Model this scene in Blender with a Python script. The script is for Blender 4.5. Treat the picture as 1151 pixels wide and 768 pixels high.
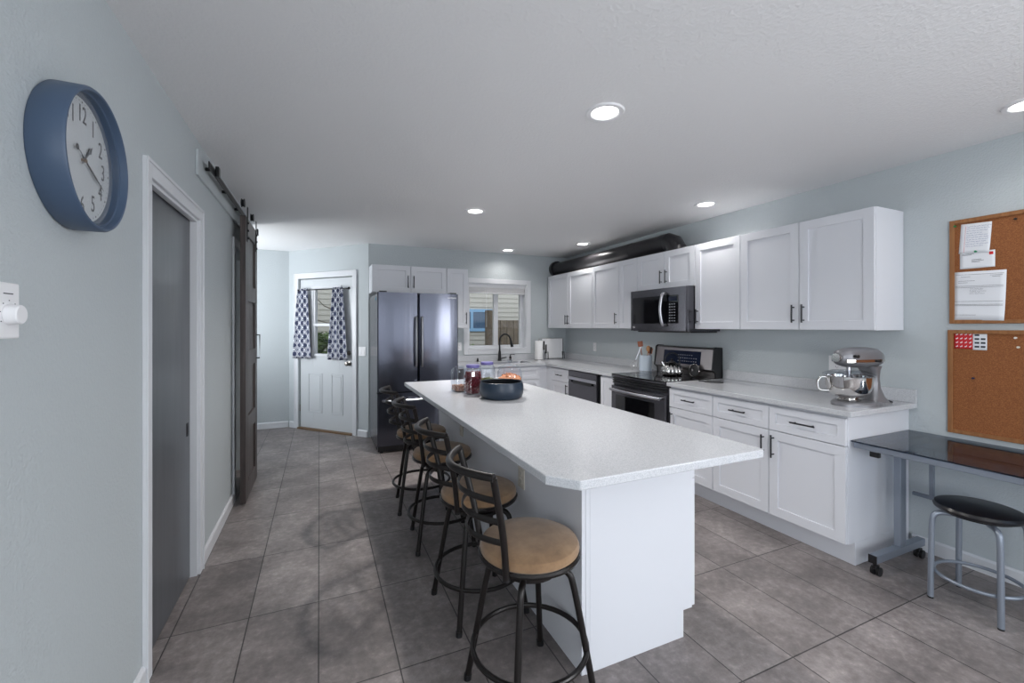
import bpy, bmesh, math, random
from mathutils import Vector, Matrix
PI = math.pi
for o in list(bpy.data.objects): bpy.data.objects.remove(o, do_unlink=True)
S = bpy.context.scene
C = S.collection
random.seed(7)

# ------------------------------------------------------------------ camera
cd = bpy.data.cameras.new('camera'); cam = bpy.data.objects.new('camera', cd); C.objects.link(cam)
cd.sensor_width = 36.0; cd.lens = 485.9/1151*36.0
cd.shift_y = -(384-366.9)/1151
cd.clip_start = 0.02
cam.location = (0, 0, 1.3976); cam.rotation_euler = (PI/2, 0, -0.41927)
S.camera = cam
# ------------------------------------------------------------------ exposure, world
S.view_settings.view_transform = 'Standard'; S.view_settings.look = 'None'
S.view_settings.gamma = 1.0; S.view_settings.use_curve_mapping = False
S.view_settings.exposure = 0.56
W = bpy.data.worlds.new('world'); S.world = W; W.use_nodes = True
wn = W.node_tree.nodes; wl = W.node_tree.links
bg = wn['Background']
sky = wn.new('ShaderNodeTexSky'); sky.sky_type = 'HOSEK_WILKIE'; sky.turbidity = 6.0
sky.sun_direction = Vector((0.3, -0.6, 0.75)).normalized()
mixw = wn.new('ShaderNodeMixRGB'); mixw.inputs[0].default_value = 0.75
mixw.inputs[2].default_value = (0.80, 0.88, 1.0, 1)
wl.new(sky.outputs[0], mixw.inputs[1]); wl.new(mixw.outputs[0], bg.inputs[0])
bg.inputs[1].default_value = 1.9
# ------------------------------------------------------------------ daylight through the rear windows (behind the camera), plus added side fill
def area(name, loc, rot, sx, sy, power, col=(1, 1, 1)):
    l = bpy.data.lights.new(name, 'AREA'); l.shape = 'RECTANGLE'; l.size = sx; l.size_y = sy
    l.energy = power; l.color = col
    o = bpy.data.objects.new(name, l); o.location = loc; o.rotation_euler = rot; C.objects.link(o)
    return o
DAY = (0.95, 0.975, 1.0)
area('daylight_rear_window', (0.60, -3.50, 1.45), (PI/2+0.35, 0, 0), 1.45, 1.4, 3, DAY)
area('daylight_rear_slider', (2.35, -3.50, 1.10), (PI/2+0.35, 0, 0), 1.45, 1.9, 3, DAY)
area('daylight_alcove_window', (-1.72, 5.85, 1.45), (0, -PI/2-0.6, 0), 1.1, 0.85, 21, DAY)
area('added_fill_left', (-0.60, -1.75, 1.45), (0, -PI/2-0.05, 0.15), 1.1, 1.5, 38, DAY)  # added fill lamp on the left, brightens the right wall and cabinet fronts
area('added_fill_right', (3.415, -1.75, 1.45), (0, PI/2+0.15, -0.10), 1.1, 1.5, 58, DAY)  # added fill lamp on the right, brightens the left wall
LAMP_W = [6.0, 18.0, 2.4, 3.2, 1.3, 0.8, 0.8, 3.0, 2.0]; LAMP_COL = (1.0, 0.965, 0.93)

# ------------------------------------------------------------------ materials
def mat(name, col, rough=0.5, metal=0.0, **k):
    m = bpy.data.materials.new(name); m.use_nodes = True
    b = m.node_tree.nodes['Principled BSDF']
    b.inputs['Base Color'].default_value = (*col, 1); b.inputs['Roughness'].default_value = rough
    b.inputs['Metallic'].default_value = metal
    for a, v in k.items():
        b.inputs[a.replace('_', ' ')].default_value = v
    return m
def nd(m, t, **k):
    n = m.node_tree.nodes.new(t)
    for a, v in k.items(): setattr(n, a, v)
    return n
def lk(m, a, b): m.node_tree.links.new(a, b)
def P(m): return m.node_tree.nodes['Principled BSDF']
def coords(m, scale=(1, 1, 1), loc=(0, 0, 0), rot=(0, 0, 0)):
    t = nd(m, 'ShaderNodeTexCoord'); p = nd(m, 'ShaderNodeMapping')
    p.inputs['Scale'].default_value = scale; p.inputs['Location'].default_value = loc; p.inputs['Rotation'].default_value = rot
    lk(m, t.outputs['Object'], p.inputs[0]); return p.outputs[0]
def noise(m, scale, detail=4, rough=0.55, vec=None):
    n = nd(m, 'ShaderNodeTexNoise'); n.inputs['Scale'].default_value = scale
    n.inputs['Detail'].default_value = detail; n.inputs['Roughness'].default_value = rough
    lk(m, vec if vec is not None else coords(m), n.inputs['Vector']); return n.outputs['Fac']
def ramp(m, fac, stops):
    r = nd(m, 'ShaderNodeValToRGB'); e = r.color_ramp.elements
    e[0].position, e[0].color = stops[0][0], (*stops[0][1], 1)
    e[1].position, e[1].color = stops[-1][0], (*stops[-1][1], 1)
    for p, c in stops[1:-1]:
        x = e.new(p); x.color = (*c, 1)
    lk(m, fac, r.inputs[0]); return r.outputs[0]
def bump(m, h, strength=0.2, dist=0.002):
    b = nd(m, 'ShaderNodeBump'); b.inputs['Strength'].default_value = strength; b.inputs['Distance'].default_value = dist
    lk(m, h, b.inputs['Height']); lk(m, b.outputs[0], P(m).inputs['Normal']); return b
def base(m, c): lk(m, c, P(m).inputs['Base Color'])
def srgb(r, g, b):
    f = lambda v: (v/255/12.92) if v/255 <= 0.04045 else ((v/255+0.055)/1.055)**2.4
    return (f(r), f(g), f(b))

M = {}
def wallmat(name, col, sc=95, st=0.35):
    m = mat(name, col, 0.55); f = noise(m, sc, 3, 0.5)
    r = ramp(m, f, [(0.42, (0, 0, 0)), (0.62, (1, 1, 1))]); bump(m, r, st, 0.0022); return m
M['wall'] = wallmat('painted_wall', srgb(188, 195, 198))
M['ceiling'] = wallmat('ceiling_paint', srgb(234, 234, 235), 70, 0.3)
M['trim'] = mat('white_trim', srgb(218, 220, 224), 0.35)
M['cabinet'] = mat('cabinet_white', srgb(219, 221, 227), 0.33)
M['doorpaint'] = mat('door_white', srgb(208, 212, 215), 0.3)
# floor tile
m = M['floor'] = mat('floor_tile', (0.3, 0.3, 0.3), 0.42)
v = coords(m, loc=(0.0030+3.048, -2.4029+6.096, 0))
br = nd(m, 'ShaderNodeTexBrick', offset=0.0, squash=1.0)
br.inputs['Scale'].default_value = 1.0; br.inputs['Brick Width'].default_value = 0.3048; br.inputs['Row Height'].default_value = 0.6096
br.inputs['Mortar Size'].default_value = 0.0028; br.inputs['Mortar Smooth'].default_value = 0.1
br.inputs['Color1'].default_value = (*srgb(142, 136, 135), 1); br.inputs['Color2'].default_value = (*srgb(122, 116, 115), 1)
br.inputs['Mortar'].default_value = (*srgb(62, 60, 60), 1)
lk(m, v, br.inputs['Vector'])
n1 = noise(m, 3.2, 6, 0.62, v); n2 = noise(m, 26, 6, 0.7, v)
c1 = ramp(m, n1, [(0.32, (0.60, 0.59, 0.59)), (0.5, (0.92, 0.90, 0.89)), (0.68, (1.32, 1.30, 1.29))])
c2 = ramp(m, n2, [(0.35, (0.76, 0.75, 0.75)), (0.55, (1, 1, 1)), (0.70, (1.38, 1.36, 1.34))])
mx = nd(m, 'ShaderNodeMixRGB', blend_type='MULTIPLY'); mx.inputs[0].default_value = 1
lk(m, br.outputs['Color'], mx.inputs[1]); lk(m, c1, mx.inputs[2])
mx2 = nd(m, 'ShaderNodeMixRGB', blend_type='MULTIPLY'); mx2.inputs[0].default_value = 1
lk(m, mx.outputs[0], mx2.inputs[1]); lk(m, c2, mx2.inputs[2]); base(m, mx2.outputs[0])
inv = nd(m, 'ShaderNodeMath', operation='SUBTRACT'); inv.inputs[0].default_value = 1; lk(m, br.outputs['Fac'], inv.inputs[1])
bump(m, inv.outputs[0], 0.6, 0.0015)
# quartz
m = M['quartz'] = mat('white_quartz', srgb(226, 228, 231), 0.16)
n = noise(m, 260, 3, 0.6); base(m, ramp(m, n, [(0.3, srgb(172, 175, 180)), (0.5, srgb(198, 200, 204)), (0.75, srgb(216, 217, 220))]))
# cork
m = M['cork'] = mat('cork', srgb(176, 112, 66), 0.85)
n = noise(m, 240, 6, 0.75); base(m, ramp(m, n, [(0.3, srgb(104, 60, 30)), (0.5, srgb(142, 86, 46)), (0.72, srgb(172, 116, 72))]))
m = M['oak'] = mat('oak_frame', srgb(168, 112, 66), 0.5)
n = noise(m, 40, 4, 0.6, coords(m, (1, .12, .12))); base(m, ramp(m, n, [(0.3, srgb(128, 82, 46)), (0.7, srgb(160, 110, 66))]))
# barn door wood
def woodmat(name, a, b, r=0.45, sc=(26, 26, 1.4)):
    m = mat(name, a, r); v = coords(m, sc); n = noise(m, 2.2, 8, 0.65, v)
    base(m, ramp(m, n, [(0.3, a), (0.7, b)])); bump(m, n, 0.25, 0.001); return m
M['barn'] = woodmat('dark_stained_wood', srgb(44, 36, 34), srgb(84, 74, 72))
M['barnpanel'] = woodmat('stained_wood_panel', srgb(58, 52, 50), srgb(100, 92, 90))
M['pocket'] = woodmat('dark_grey_door_paint', srgb(72, 75, 80), srgb(86, 89, 94), 0.28, (9, 9, 0.8))
M['lightwood'] = woodmat('light_wood', srgb(170, 120, 80), srgb(206, 158, 112))
M['redwood'] = woodmat('reddish_wood', srgb(120, 62, 38), srgb(160, 88, 54))
# suede
m = M['suede'] = mat('tan_suede', srgb(168, 138, 108), 0.9, 0, Sheen_Weight=0.25)
n = noise(m, 9, 5, 0.6); base(m, ramp(m, n, [(0.3, srgb(112, 86, 62)), (0.55, srgb(146, 116, 86)), (0.75, srgb(166, 136, 104))]))
M['bronze'] = mat('dark_bronze_metal', srgb(30, 26, 25), 0.33, 0.3)
M['black'] = mat('matt_black_metal', srgb(24, 24, 27), 0.4, 0.3)
M['handle'] = mat('black_handle', srgb(40, 41, 47), 0.45, 0.2)
M['blackplastic'] = mat('black_plastic', srgb(24, 24, 26), 0.35)
M['blackvinyl'] = mat('black_vinyl', srgb(22, 22, 26), 0.28)
M['blackglass'] = mat('black_glass', srgb(10, 10, 13), 0.06)
M['display'] = mat('dark_blue_display', srgb(24, 32, 52), 0.12)
M['darksteel'] = mat('black_stainless', srgb(104, 103, 108), 0.26, 0.95)
m = M['fridgesteel'] = mat('fridge_black_stainless', srgb(92, 94, 104), 0.18, 1.0)
n = noise(m, 1.0, 2, 0.5, coords(m, (6, 6, 0.3))); bump(m, n, 0.18, 0.02)
M['steel'] = mat('brushed_steel', srgb(190, 190, 196), 0.28, 1.0)
M['chrome'] = mat('polished_steel', srgb(216, 214, 212), 0.08, 1.0)
M['silver'] = mat('silver_powder_coat', srgb(140, 148, 160), 0.38, 0.5)
M['mixer'] = mat('mixer_silver_enamel', srgb(134, 134, 138), 0.34, 0.45)
M['duct'] = mat('black_duct_paint', srgb(46, 45, 48), 0.3, 0.3)
n = noise(M['duct'], 1.5, 3, 0.5, coords(M['duct'], (1, 30, 1))); bump(M['duct'], n, 0.3, 0.004)
M['guard'] = mat('range_backguard_steel', srgb(170, 164, 164), 0.3, 0.9)
M['ovengrey'] = mat('dark_tinted_glass', srgb(62, 60, 64), 0.15)
M['navy'] = mat('navy_glaze', srgb(32, 46, 62), 0.38)
M['navyin'] = mat('black_bowl_glaze', srgb(18, 20, 24), 0.4)
M['clockblue'] = mat('slate_blue_clock', srgb(70, 88, 112), 0.42)
M['clockface'] = mat('clock_dial_white', srgb(222, 228, 232), 0.5)
M['ink'] = mat('dark_ink', srgb(52, 56, 66), 0.6)
M['blueink'] = mat('blue_ink', srgb(70, 90, 150), 0.7)
M['paper'] = mat('white_paper', srgb(232, 234, 238), 0.7)
M['red'] = mat('red_print', srgb(206, 34, 40), 0.5)
M['white'] = mat('white_plastic', srgb(236, 236, 238), 0.35)
M['offwhite'] = mat('almond_plastic', srgb(205, 200, 190), 0.4)
M['towel'] = mat('paper_towel', srgb(240, 240, 240), 0.9)
M['crock'] = mat('pale_blue_stoneware', srgb(196, 208, 220), 0.3)
M['purple'] = mat('purple_lid', srgb(104, 98, 158), 0.4)
M['nuts'] = mat('brown_nuts', srgb(160, 112, 88), 0.7)
M['cranberry'] = mat('dried_cranberries', srgb(110, 26, 36), 0.5)
M['greenseed'] = mat('green_seeds', srgb(120, 124, 72), 0.7)
M['snack'] = mat('orange_crackers', srgb(214, 140, 92), 0.7)
M['teal'] = mat('teal_sticker', srgb(50, 140, 170), 0.5)
M['grate'] = mat('dark_grey_silicone', srgb(70, 70, 72), 0.6)
M['nickel'] = mat('satin_nickel', srgb(150, 146, 140), 0.3, 1.0)
M['threshold'] = mat('bronze_threshold', srgb(130, 104, 78), 0.5, 0.3)
def glassmat(name, col=(1, 1, 1), rough=0.0, tint=0.97, refl=0.04):
    m = bpy.data.materials.new(name); m.use_nodes = True; nt = m.node_tree; nt.nodes.clear()
    o = nt.nodes.new('ShaderNodeOutputMaterial'); mix = nt.nodes.new('ShaderNodeMixShader')
    t = nt.nodes.new('ShaderNodeBsdfTransparent'); g = nt.nodes.new('ShaderNodeBsdfGlossy')
    t.inputs[0].default_value = (*[c*tint for c in col], 1); g.inputs['Roughness'].default_value = rough
    f = nt.nodes.new('ShaderNodeLayerWeight'); f.inputs[0].default_value = 0.18
    pw = nt.nodes.new('ShaderNodeMath'); pw.operation = 'POWER'; pw.inputs[1].default_value = 4.0
    mu = nt.nodes.new('ShaderNodeMath'); mu.operation = 'MULTIPLY_ADD'; mu.inputs[1].default_value = 0.75; mu.inputs[2].default_value = refl
    f.inputs[0].default_value = 0.5
    nt.links.new(f.outputs['Facing'], pw.inputs[0]); nt.links.new(pw.outputs[0], mu.inputs[0]); nt.links.new(mu.outputs[0], mix.inputs[0])
    nt.links.new(t.outputs[0], mix.inputs[1]); nt.links.new(g.outputs[0], mix.inputs[2]); nt.links.new(mix.outputs[0], o.inputs[0])
    return m
M['glass'] = glassmat('window_glass')
M['jar'] = glassmat('jar_glass', (0.93, 0.96, 1.0), 0.02, tint=0.95, refl=0.10)
M['smoked'] = glassmat('smoked_table_glass', (0.36, 0.42, 0.50), 0.02, tint=1.0)
def emis(name, col, s):
    m = mat(name, (0.9, 0.9, 0.9), 0.5); P(m).inputs['Emission Color'].default_value = (*col, 1); P(m).inputs['Emission Strength'].default_value = s; return m
M['lamp'] = emis('lit_diffuser', (1.0, 0.98, 0.95), 6.0)
# curtain trellis
m = M['curtain'] = mat('trellis_curtain', (0.1, 0.1, 0.2), 0.85)
v = coords(m, (1/0.10, 1, 1/0.12)); sp = nd(m, 'ShaderNodeSeparateXYZ'); lk(m, v, sp.inputs[0])
def mth(m, op, a, b=None):
    n = nd(m, 'ShaderNodeMath', operation=op)
    for i, x in enumerate((a, b)):
        if x is None: continue
        if isinstance(x, (int, float)): n.inputs[i].default_value = x
        else: lk(m, x, n.inputs[i])
    return n.outputs[0]
cx_ = mth(m, 'COSINE', mth(m, 'MULTIPLY', sp.outputs[0], 2*PI)); cz_ = mth(m, 'COSINE', mth(m, 'MULTIPLY', sp.outputs[2], 2*PI))
sm = mth(m, 'ABSOLUTE', mth(m, 'ADD', cx_, cz_))
l1 = mth(m, 'LESS_THAN', mth(m, 'ABSOLUTE', mth(m, 'SUBTRACT', sm, 0.0)), 0.20)
l2 = mth(m, 'LESS_THAN', mth(m, 'ABSOLUTE', mth(m, 'SUBTRACT', sm, 0.72)), 0.16)
fac = mth(m, 'MAXIMUM', l1, l2)
mc = nd(m, 'ShaderNodeMixRGB'); lk(m, fac, mc.inputs[0]); mc.inputs[1].default_value = (*srgb(64, 70, 98), 1); mc.inputs[2].default_value = (*srgb(232, 234, 240), 1)
base(m, mc.outputs[0])
M['siding'] = mat('beige_siding', srgb(172, 167, 155), 0.7)
M['sidingblue'] = mat('blue_house_window_frame', srgb(120, 160, 190), 0.5)
M['outglass'] = mat('far_window_glass', srgb(60, 86, 110), 0.1)
M['fence'] = woodmat('weathered_fence', srgb(72, 62, 50), srgb(108, 94, 76), 0.8, (12, 12, 1.5))
M['grass'] = mat('lawn', srgb(110, 120, 80), 0.9)
M['leaf'] = mat('green_leaf', srgb(96, 118, 58), 0.6)
M['leafyellow'] = mat('yellow_green_leaf', srgb(168, 160, 80), 0.6)
M['bark'] = mat('grey_bark', srgb(110, 100, 88), 0.8)

# ------------------------------------------------------------------ mesh helpers
def smooth_mesh(me, ang=35):
    for p in me.polygons: p.use_smooth = True
    try: me.set_sharp_from_angle(angle=math.radians(ang))
    except Exception: pass
class MB:
    def __init__(s): s.bm = bmesh.new(); s.mx = Matrix()
    def at(s, mx): s.mx = mx; return s
    def _v(s, p): return s.bm.verts.new(s.mx @ Vector(p))
    def _f(s, vs, mi=0):
        try: f = s.bm.faces.new(vs); f.material_index = mi; return f
        except ValueError: return None
    def box(s, x0, x1, y0, y1, z0, z1, mi=0):
        v = [s._v(p) for p in [(x0,y0,z0),(x1,y0,z0),(x1,y1,z0),(x0,y1,z0),(x0,y0,z1),(x1,y0,z1),(x1,y1,z1),(x0,y1,z1)]]
        for q in [(3,2,1,0),(4,5,6,7),(0,1,5,4),(1,2,6,5),(2,3,7,6),(3,0,4,7)]: s._f([v[i] for i in q], mi)
        return s
    def prism(s, pts, axis, a, b, mi=0):
        """pts: 2D outline; extruded along axis ('x','y','z') from a to b"""
        def pt(p, t):
            return {'z': (p[0], p[1], t), 'y': (p[0], t, p[1]), 'x': (t, p[0], p[1])}[axis]
        A = [s._v(pt(p, a)) for p in pts]; B = [s._v(pt(p, b)) for p in pts]
        s._f(A[::-1], mi); s._f(B, mi); n = len(pts)
        for i in range(n): s._f([A[i], A[(i+1) % n], B[(i+1) % n], B[i]], mi)
        return s
    def tube(s, pts, r, seg=12, caps=True, closed=False, mi=0, flat=None):
        pts = [Vector(p) for p in pts]; n = len(pts); rings = []
        prev = None
        for i, p in enumerate(pts):
            if closed: t = (pts[(i+1) % n]-pts[i-1]).normalized()
            elif i == 0: t = (pts[1]-p).normalized()
            elif i == n-1: t = (p-pts[-2]).normalized()
            else: t = ((pts[i+1]-p).normalized()+(p-pts[i-1]).normalized()).normalized()
            if prev is None:
                u = Vector((0, 0, 1)) if abs(t.z) < 0.9 else Vector((1, 0, 0))
                u = (u-t*u.dot(t)).normalized()
            else: u = (prev-t*prev.dot(t)).normalized()
            prev = u; w = t.cross(u)
            rr = r[i] if isinstance(r, (list, tuple)) else r
            ru, rw = (rr, rr) if flat is None else (flat[0], flat[1])
            rings.append([s._v(p+u*ru*math.cos(2*PI*k/seg)+w*rw*math.sin(2*PI*k/seg)) for k in range(seg)])
        m = n if closed else n-1
        for i in range(m):
            a, b = rings[i], rings[(i+1) % n]
            for k in range(seg): s._f([a[k], a[(k+1) % seg], b[(k+1) % seg], b[k]], mi)
        if caps and not closed: s._f(rings[0][::-1], mi); s._f(rings[-1], mi)
        return s
    def lathe(s, prof, c=(0, 0, 0), seg=40, axis='z', mi=0, flute=None):
        """prof: (r, h) from bottom to top"""
        rings = []
        for r, h in prof:
            if r < 1e-6:
                p = (0, 0, h); rings.append([s._vax(p, c, axis)]); continue
            ring = []
            for k in range(seg):
                a = 2*PI*k/seg; rr = r*(1+(flute[0]*abs(math.cos(a*flute[1]/2)) if flute else 0))
                ring.append(s._vax((rr*math.cos(a), rr*math.sin(a), h), c, axis))
            rings.append(ring)
        for i in range(len(rings)-1):
            a, b = rings[i], rings[i+1]
            for k in range(seg):
                k2 = (k+1) % seg
                if len(a) == 1 and len(b) == 1: continue
                if len(a) == 1: s._f([a[0], b[k2], b[k]], mi)
                elif len(b) == 1: s._f([a[k], a[k2], b[0]], mi)
                else: s._f([a[k], a[k2], b[k2], b[k]], mi)
        return s
    def _vax(s, p, c, axis):
        if axis == 'z': q = p
        elif axis == 'x': q = (p[2], p[0], p[1])
        else: q = (p[0], -p[2], p[1])     # '-y' pointing: height grows towards -y
        return s._v((q[0]+c[0], q[1]+c[1], q[2]+c[2]))
    def cyl(s, a, b, r, seg=16, mi=0): return s.tube([a, b], r, seg, mi=mi)
    def loft(s, secs, mi=0, caps=True):
        rings = [[s._v(p) for p in sec] for sec in secs]; n = len(rings[0])
        for i in range(len(rings)-1):
            for k in range(n): s._f([rings[i][k], rings[i][(k+1) % n], rings[i+1][(k+1) % n], rings[i+1][k]], mi)
        if caps: s._f(rings[0][::-1], mi); s._f(rings[-1], mi)
        return s
    def quad(s, pts, mi=0): s._f([s._v(p) for p in pts], mi); return s
    def shaker(s, x0, x1, z0, z1, y=0.0, t=0.02, fr=0.06, rec=0.009):
        """front with a recessed panel, facing -y, outer face at y-t"""
        yf = y-t; o = [(x0, z0), (x1, z0), (x1, z1), (x0, z1)]; i_ = [(x0+fr, z0+fr), (x1-fr, z0+fr), (x1-fr, z1-fr), (x0+fr, z1-fr)]
        B = [s._v((a, y, b)) for a, b in o]; F = [s._v((a, yf, b)) for a, b in o]
        I = [s._v((a, yf, b)) for a, b in i_]; R = [s._v((a, yf+rec, b)) for a, b in i_]
        s._f(B[::-1])
        for k in range(4):
            j = (k+1) % 4
            s._f([B[k], B[j], F[j], F[k]]); s._f([F[k], F[j], I[j], I[k]]); s._f([I[k], I[j], R[j], R[k]])
        s._f(R); return s
    def build(s, name, mats, parent=None, bevel=0.0, smooth=False, seg=2, subsurf=0, loc=None):
        bmesh.ops.recalc_face_normals(s.bm, faces=s.bm.faces[:])
        me = bpy.data.meshes.new(name); s.bm.to_mesh(me); s.bm.free()
        if not isinstance(mats, (list, tuple)): mats = [mats]
        for m in mats: me.materials.append(m)
        o = bpy.data.objects.new(name, me); C.objects.link(o)
        if parent is not None: o.parent = parent
        if loc is not None: o.location = loc
        if smooth: smooth_mesh(me)
        if bevel:
            b = o.modifiers.new('bevel', 'BEVEL'); b.width = bevel; b.segments = seg; b.limit_method = 'ANGLE'; b.angle_limit = math.radians(40)
        if subsurf:
            q = o.modifiers.new('sub', 'SUBSURF'); q.levels = subsurf; q.render_levels = subsurf
        return o
def text_into(mb, txt, size, mx, extrude=0.0004, mi=0, font_bold=0.0):
    cu = bpy.data.curves.new('t', 'FONT'); cu.body = txt; cu.size = size; cu.extrude = extrude
    cu.align_x = 'CENTER'; cu.align_y = 'CENTER'; cu.offset = font_bold; cu.resolution_u = 3
    o = bpy.data.objects.new('t', cu); C.objects.link(o)
    dg = bpy.context.evaluated_depsgraph_get(); me = bpy.data.meshes.new_from_object(o.evaluated_get(dg))
    vs = [mb.bm.verts.new(mx @ v.co) for v in me.vertices]
    for p in me.polygons:
        try: f = mb.bm.faces.new([vs[i] for i in p.vertices]); f.material_index = mi
        except ValueError: pass
    bpy.data.objects.remove(o, do_unlink=True); bpy.data.curves.remove(cu); bpy.data.meshes.remove(me)
def thing(name, label, cat, loc=(0, 0, 0), rz=0, group=None):
    o = bpy.data.objects.new(name, None); C.objects.link(o); o.location = loc; o.rotation_euler = (0, 0, rz)
    o.empty_display_size = 0.1
    return tag(o, label, cat, group)
def tag(o, label, cat, group=None):
    o['label'] = label; o['category'] = cat
    if group: o['group'] = group
    return o
def struct(o, mx=None):
    o['kind'] = 'structure'
    if mx is not None: o.matrix_world = mx
    return o
def catmull(pts, n=8, closed=False):
    pts = [Vector(p) for p in pts]; out = []
    N = len(pts); rng = range(N if closed else N-1)
    for i in rng:
        if closed: p0, p1, p2, p3 = pts[i-1], pts[i], pts[(i+1) % N], pts[(i+2) % N]
        else: p0, p1, p2, p3 = pts[max(i-1, 0)], pts[i], pts[i+1], pts[min(i+2, N-1)]
        for k in range(n):
            t = k/n
            out.append(0.5*((2*p1)+(p2-p0)*t+(2*p0-5*p1+4*p2-p3)*t*t+(3*p1-p0-3*p2+p3)*t**3))
    if not closed: out.append(pts[-1])
    return out
def rrect(w, d, r, n=6, cx=0, cy=0):
    out = []
    for qx, qy, a0 in ((1, 1, 0), (-1, 1, PI/2), (-1, -1, PI), (1, -1, 1.5*PI)):
        for k in range(n+1):
            a = a0+PI/2*k/n; out.append((cx+qx*(w/2-r)+r*math.cos(a), cy+qy*(d/2-r)+r*math.sin(a)))
    return out
def dup_tree(root, loc, rz=None):
    r = root.copy(); C.objects.link(r); r.location = loc
    if rz is not None: r.rotation_euler = (0, 0, rz)
    for ch in list(root.children):
        c = ch.copy(); C.objects.link(c); c.parent = r
        for g in ch.children:
            d = g.copy(); C.objects.link(d); d.parent = c
    return r

# ------------------------------------------------------------------ room shell
XL, XR, YB, CH = -0.625, 3.44, 5.70, 2.44
YREAR, T = -3.6, 0.14
A = Vector((0.565, 5.70)); B = Vector((-0.385, 6.75)); DL = (A-B).length; DANG = math.atan2(A.y-B.y, A.x-B.x)
struct(MB().box(-1.9, 3.58, -3.74, 6.9, -0.06, 0).build('floor', M['floor']))
struct(MB().box(-1.9, 3.58, -3.74, 6.9, CH, CH+0.06).build('ceiling', M['ceiling']))
PD0, PD1, PDZ = 2.17, 2.94, 1.995      # pocket door opening
OP0, OP1, OPZ = 4.07, 4.92, 2.04       # barn door opening
w = MB(); x0, x1 = XL-T, XL
w.box(x0, x1, YREAR, -2.55, 0, CH).box(x0, x1, -2.55, -0.95, 0, 0.85).box(x0, x1, -2.55, -0.95, 2.05, CH).box(x0, x1, -0.95, PD0, 0, CH).box(x0, x1, PD0, PD1, PDZ, CH).box(x0, x1, PD1, OP0, 0, CH).box(x0, x1, OP0, OP1, OPZ, CH)
struct(w.build('wall_left', M['wall']))
struct(MB().box(-1.9, XL-T, OP1+0.08, OP1+0.2, 0, CH).box(XL-T, XL, OP1, OP1+0.2, 0, CH).build('wall_hall_return', M['wall']))
# alcove beyond the barn door, with a window of its own that lets daylight in from the side
w = MB(); w.box(-1.9, -1.76, 3.9, 5.4, 0, CH).box(-1.9, -1.76, 6.3, 6.9, 0, CH).box(-1.9, -1.76, 5.4, 6.3, 0, 0.85).box(-1.9, -1.76, 5.4, 6.3, 2.05, CH)
struct(w.build('wall_alcove', M['wall']))
struct(MB().box(-1.76, XL-T, 3.76, 3.9, 0, CH).build('wall_closet', M['wall']))
struct(MB().box(-1.76, B.x+0.05, 6.75, 6.87, 0, CH).build('wall_far', M['wall']))
# wall behind the sink, with the window hole
WX0, WX1, WZ0, WZ1 = 1.875, 2.77, 1.07, 2.00
w = MB(); y0, y1 = YB, YB+0.17
w.box(0.565, WX0, y0, y1, 0, CH).box(WX1, XR+T, y0, y1, 0, CH).box(WX0, WX1, y0, y1, 0, WZ0).box(WX0, WX1, y0, y1, WZ1, CH)
struct(w.build('wall_back', M['wall']))
struct(MB().box(XR, XR+T, YREAR, -2.55, 0, CH).box(XR, XR+T, -0.95, YB, 0, CH).box(XR, XR+T, -2.55, -0.95, 0, 0.85).box(XR, XR+T, -2.55, -0.95, 2.05, CH).build('wall_right', M['wall']))
# rear wall with a window and a glazed slider
w = MB(); a, b = YREAR-T, YREAR
w.box(-0.765, -0.15, a, b, 0, CH).box(-0.15, 1.35, a, b, 0, 0.7).box(-0.15, 1.35, a, b, 2.2, CH).box(1.35, 1.6, a, b, 0, CH).box(1.6, 3.1, a, b, 2.1, CH).box(3.1, 3.58, a, b, 0, CH)
struct(w.build('wall_rear', M['wall']))
def simple_window(name, x0, x1, z0, z1, y, mull=True):
    f = MB(); t = 0.05
    f.box(x0, x0+t, y, y+.06, z0, z1).box(x1-t, x1, y, y+.06, z0, z1).box(x0+t, x1-t, y, y+.06, z0, z0+t).box(x0+t, x1-t, y, y+.06, z1-t, z1)
    if mull: f.box((x0+x1)/2-t/2, (x0+x1)/2+t/2, y, y+.06, z0+t, z1-t)
    return struct(f.build(name, M['trim']))
simple_window('window_3', -0.15, 1.35, 0.7, 2.2, YREAR-0.09)
simple_window('window_4', 1.6, 3.1, 0.0, 2.1, YREAR-0.09)
for nme, xx in (('added_window_left', XL-0.10), ('added_window_right', XR+0.04)):  # unseen side windows, added to go with the two side fill lamps
    f = MB(); t = 0.05
    f.box(xx, xx+.06, -2.55, -2.5, .85, 2.05).box(xx, xx+.06, -1.0, -.95, .85, 2.05).box(xx, xx+.06, -2.5, -1.0, .85, .9).box(xx, xx+.06, -2.5, -1.0, 2.0, 2.05).box(xx, xx+.06, -1.775, -1.725, .9, 2.0)
    struct(f.build(nme, M['trim']))
# diagonal wall with the entry door
DM = Matrix.Translation((B.x, B.y, 0)) @ Matrix.Rotation(DANG, 4, 'Z')
dx = lambda s: DL-s                     # s is measured from the corner next to the fridge
LX0, LX1, LZ = dx(1.215), dx(0.266), 2.035
w = MB(); w.box(-0.06, LX0-0.01, 0, 0.14, 0, CH).box(LX1+0.01, DL, 0, 0.14, 0, CH).box(LX0-0.01, LX1+0.01, 0, 0.14, LZ+0.01, CH)
struct(w.build('wall_diagonal', M['wall']), DM)
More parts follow.
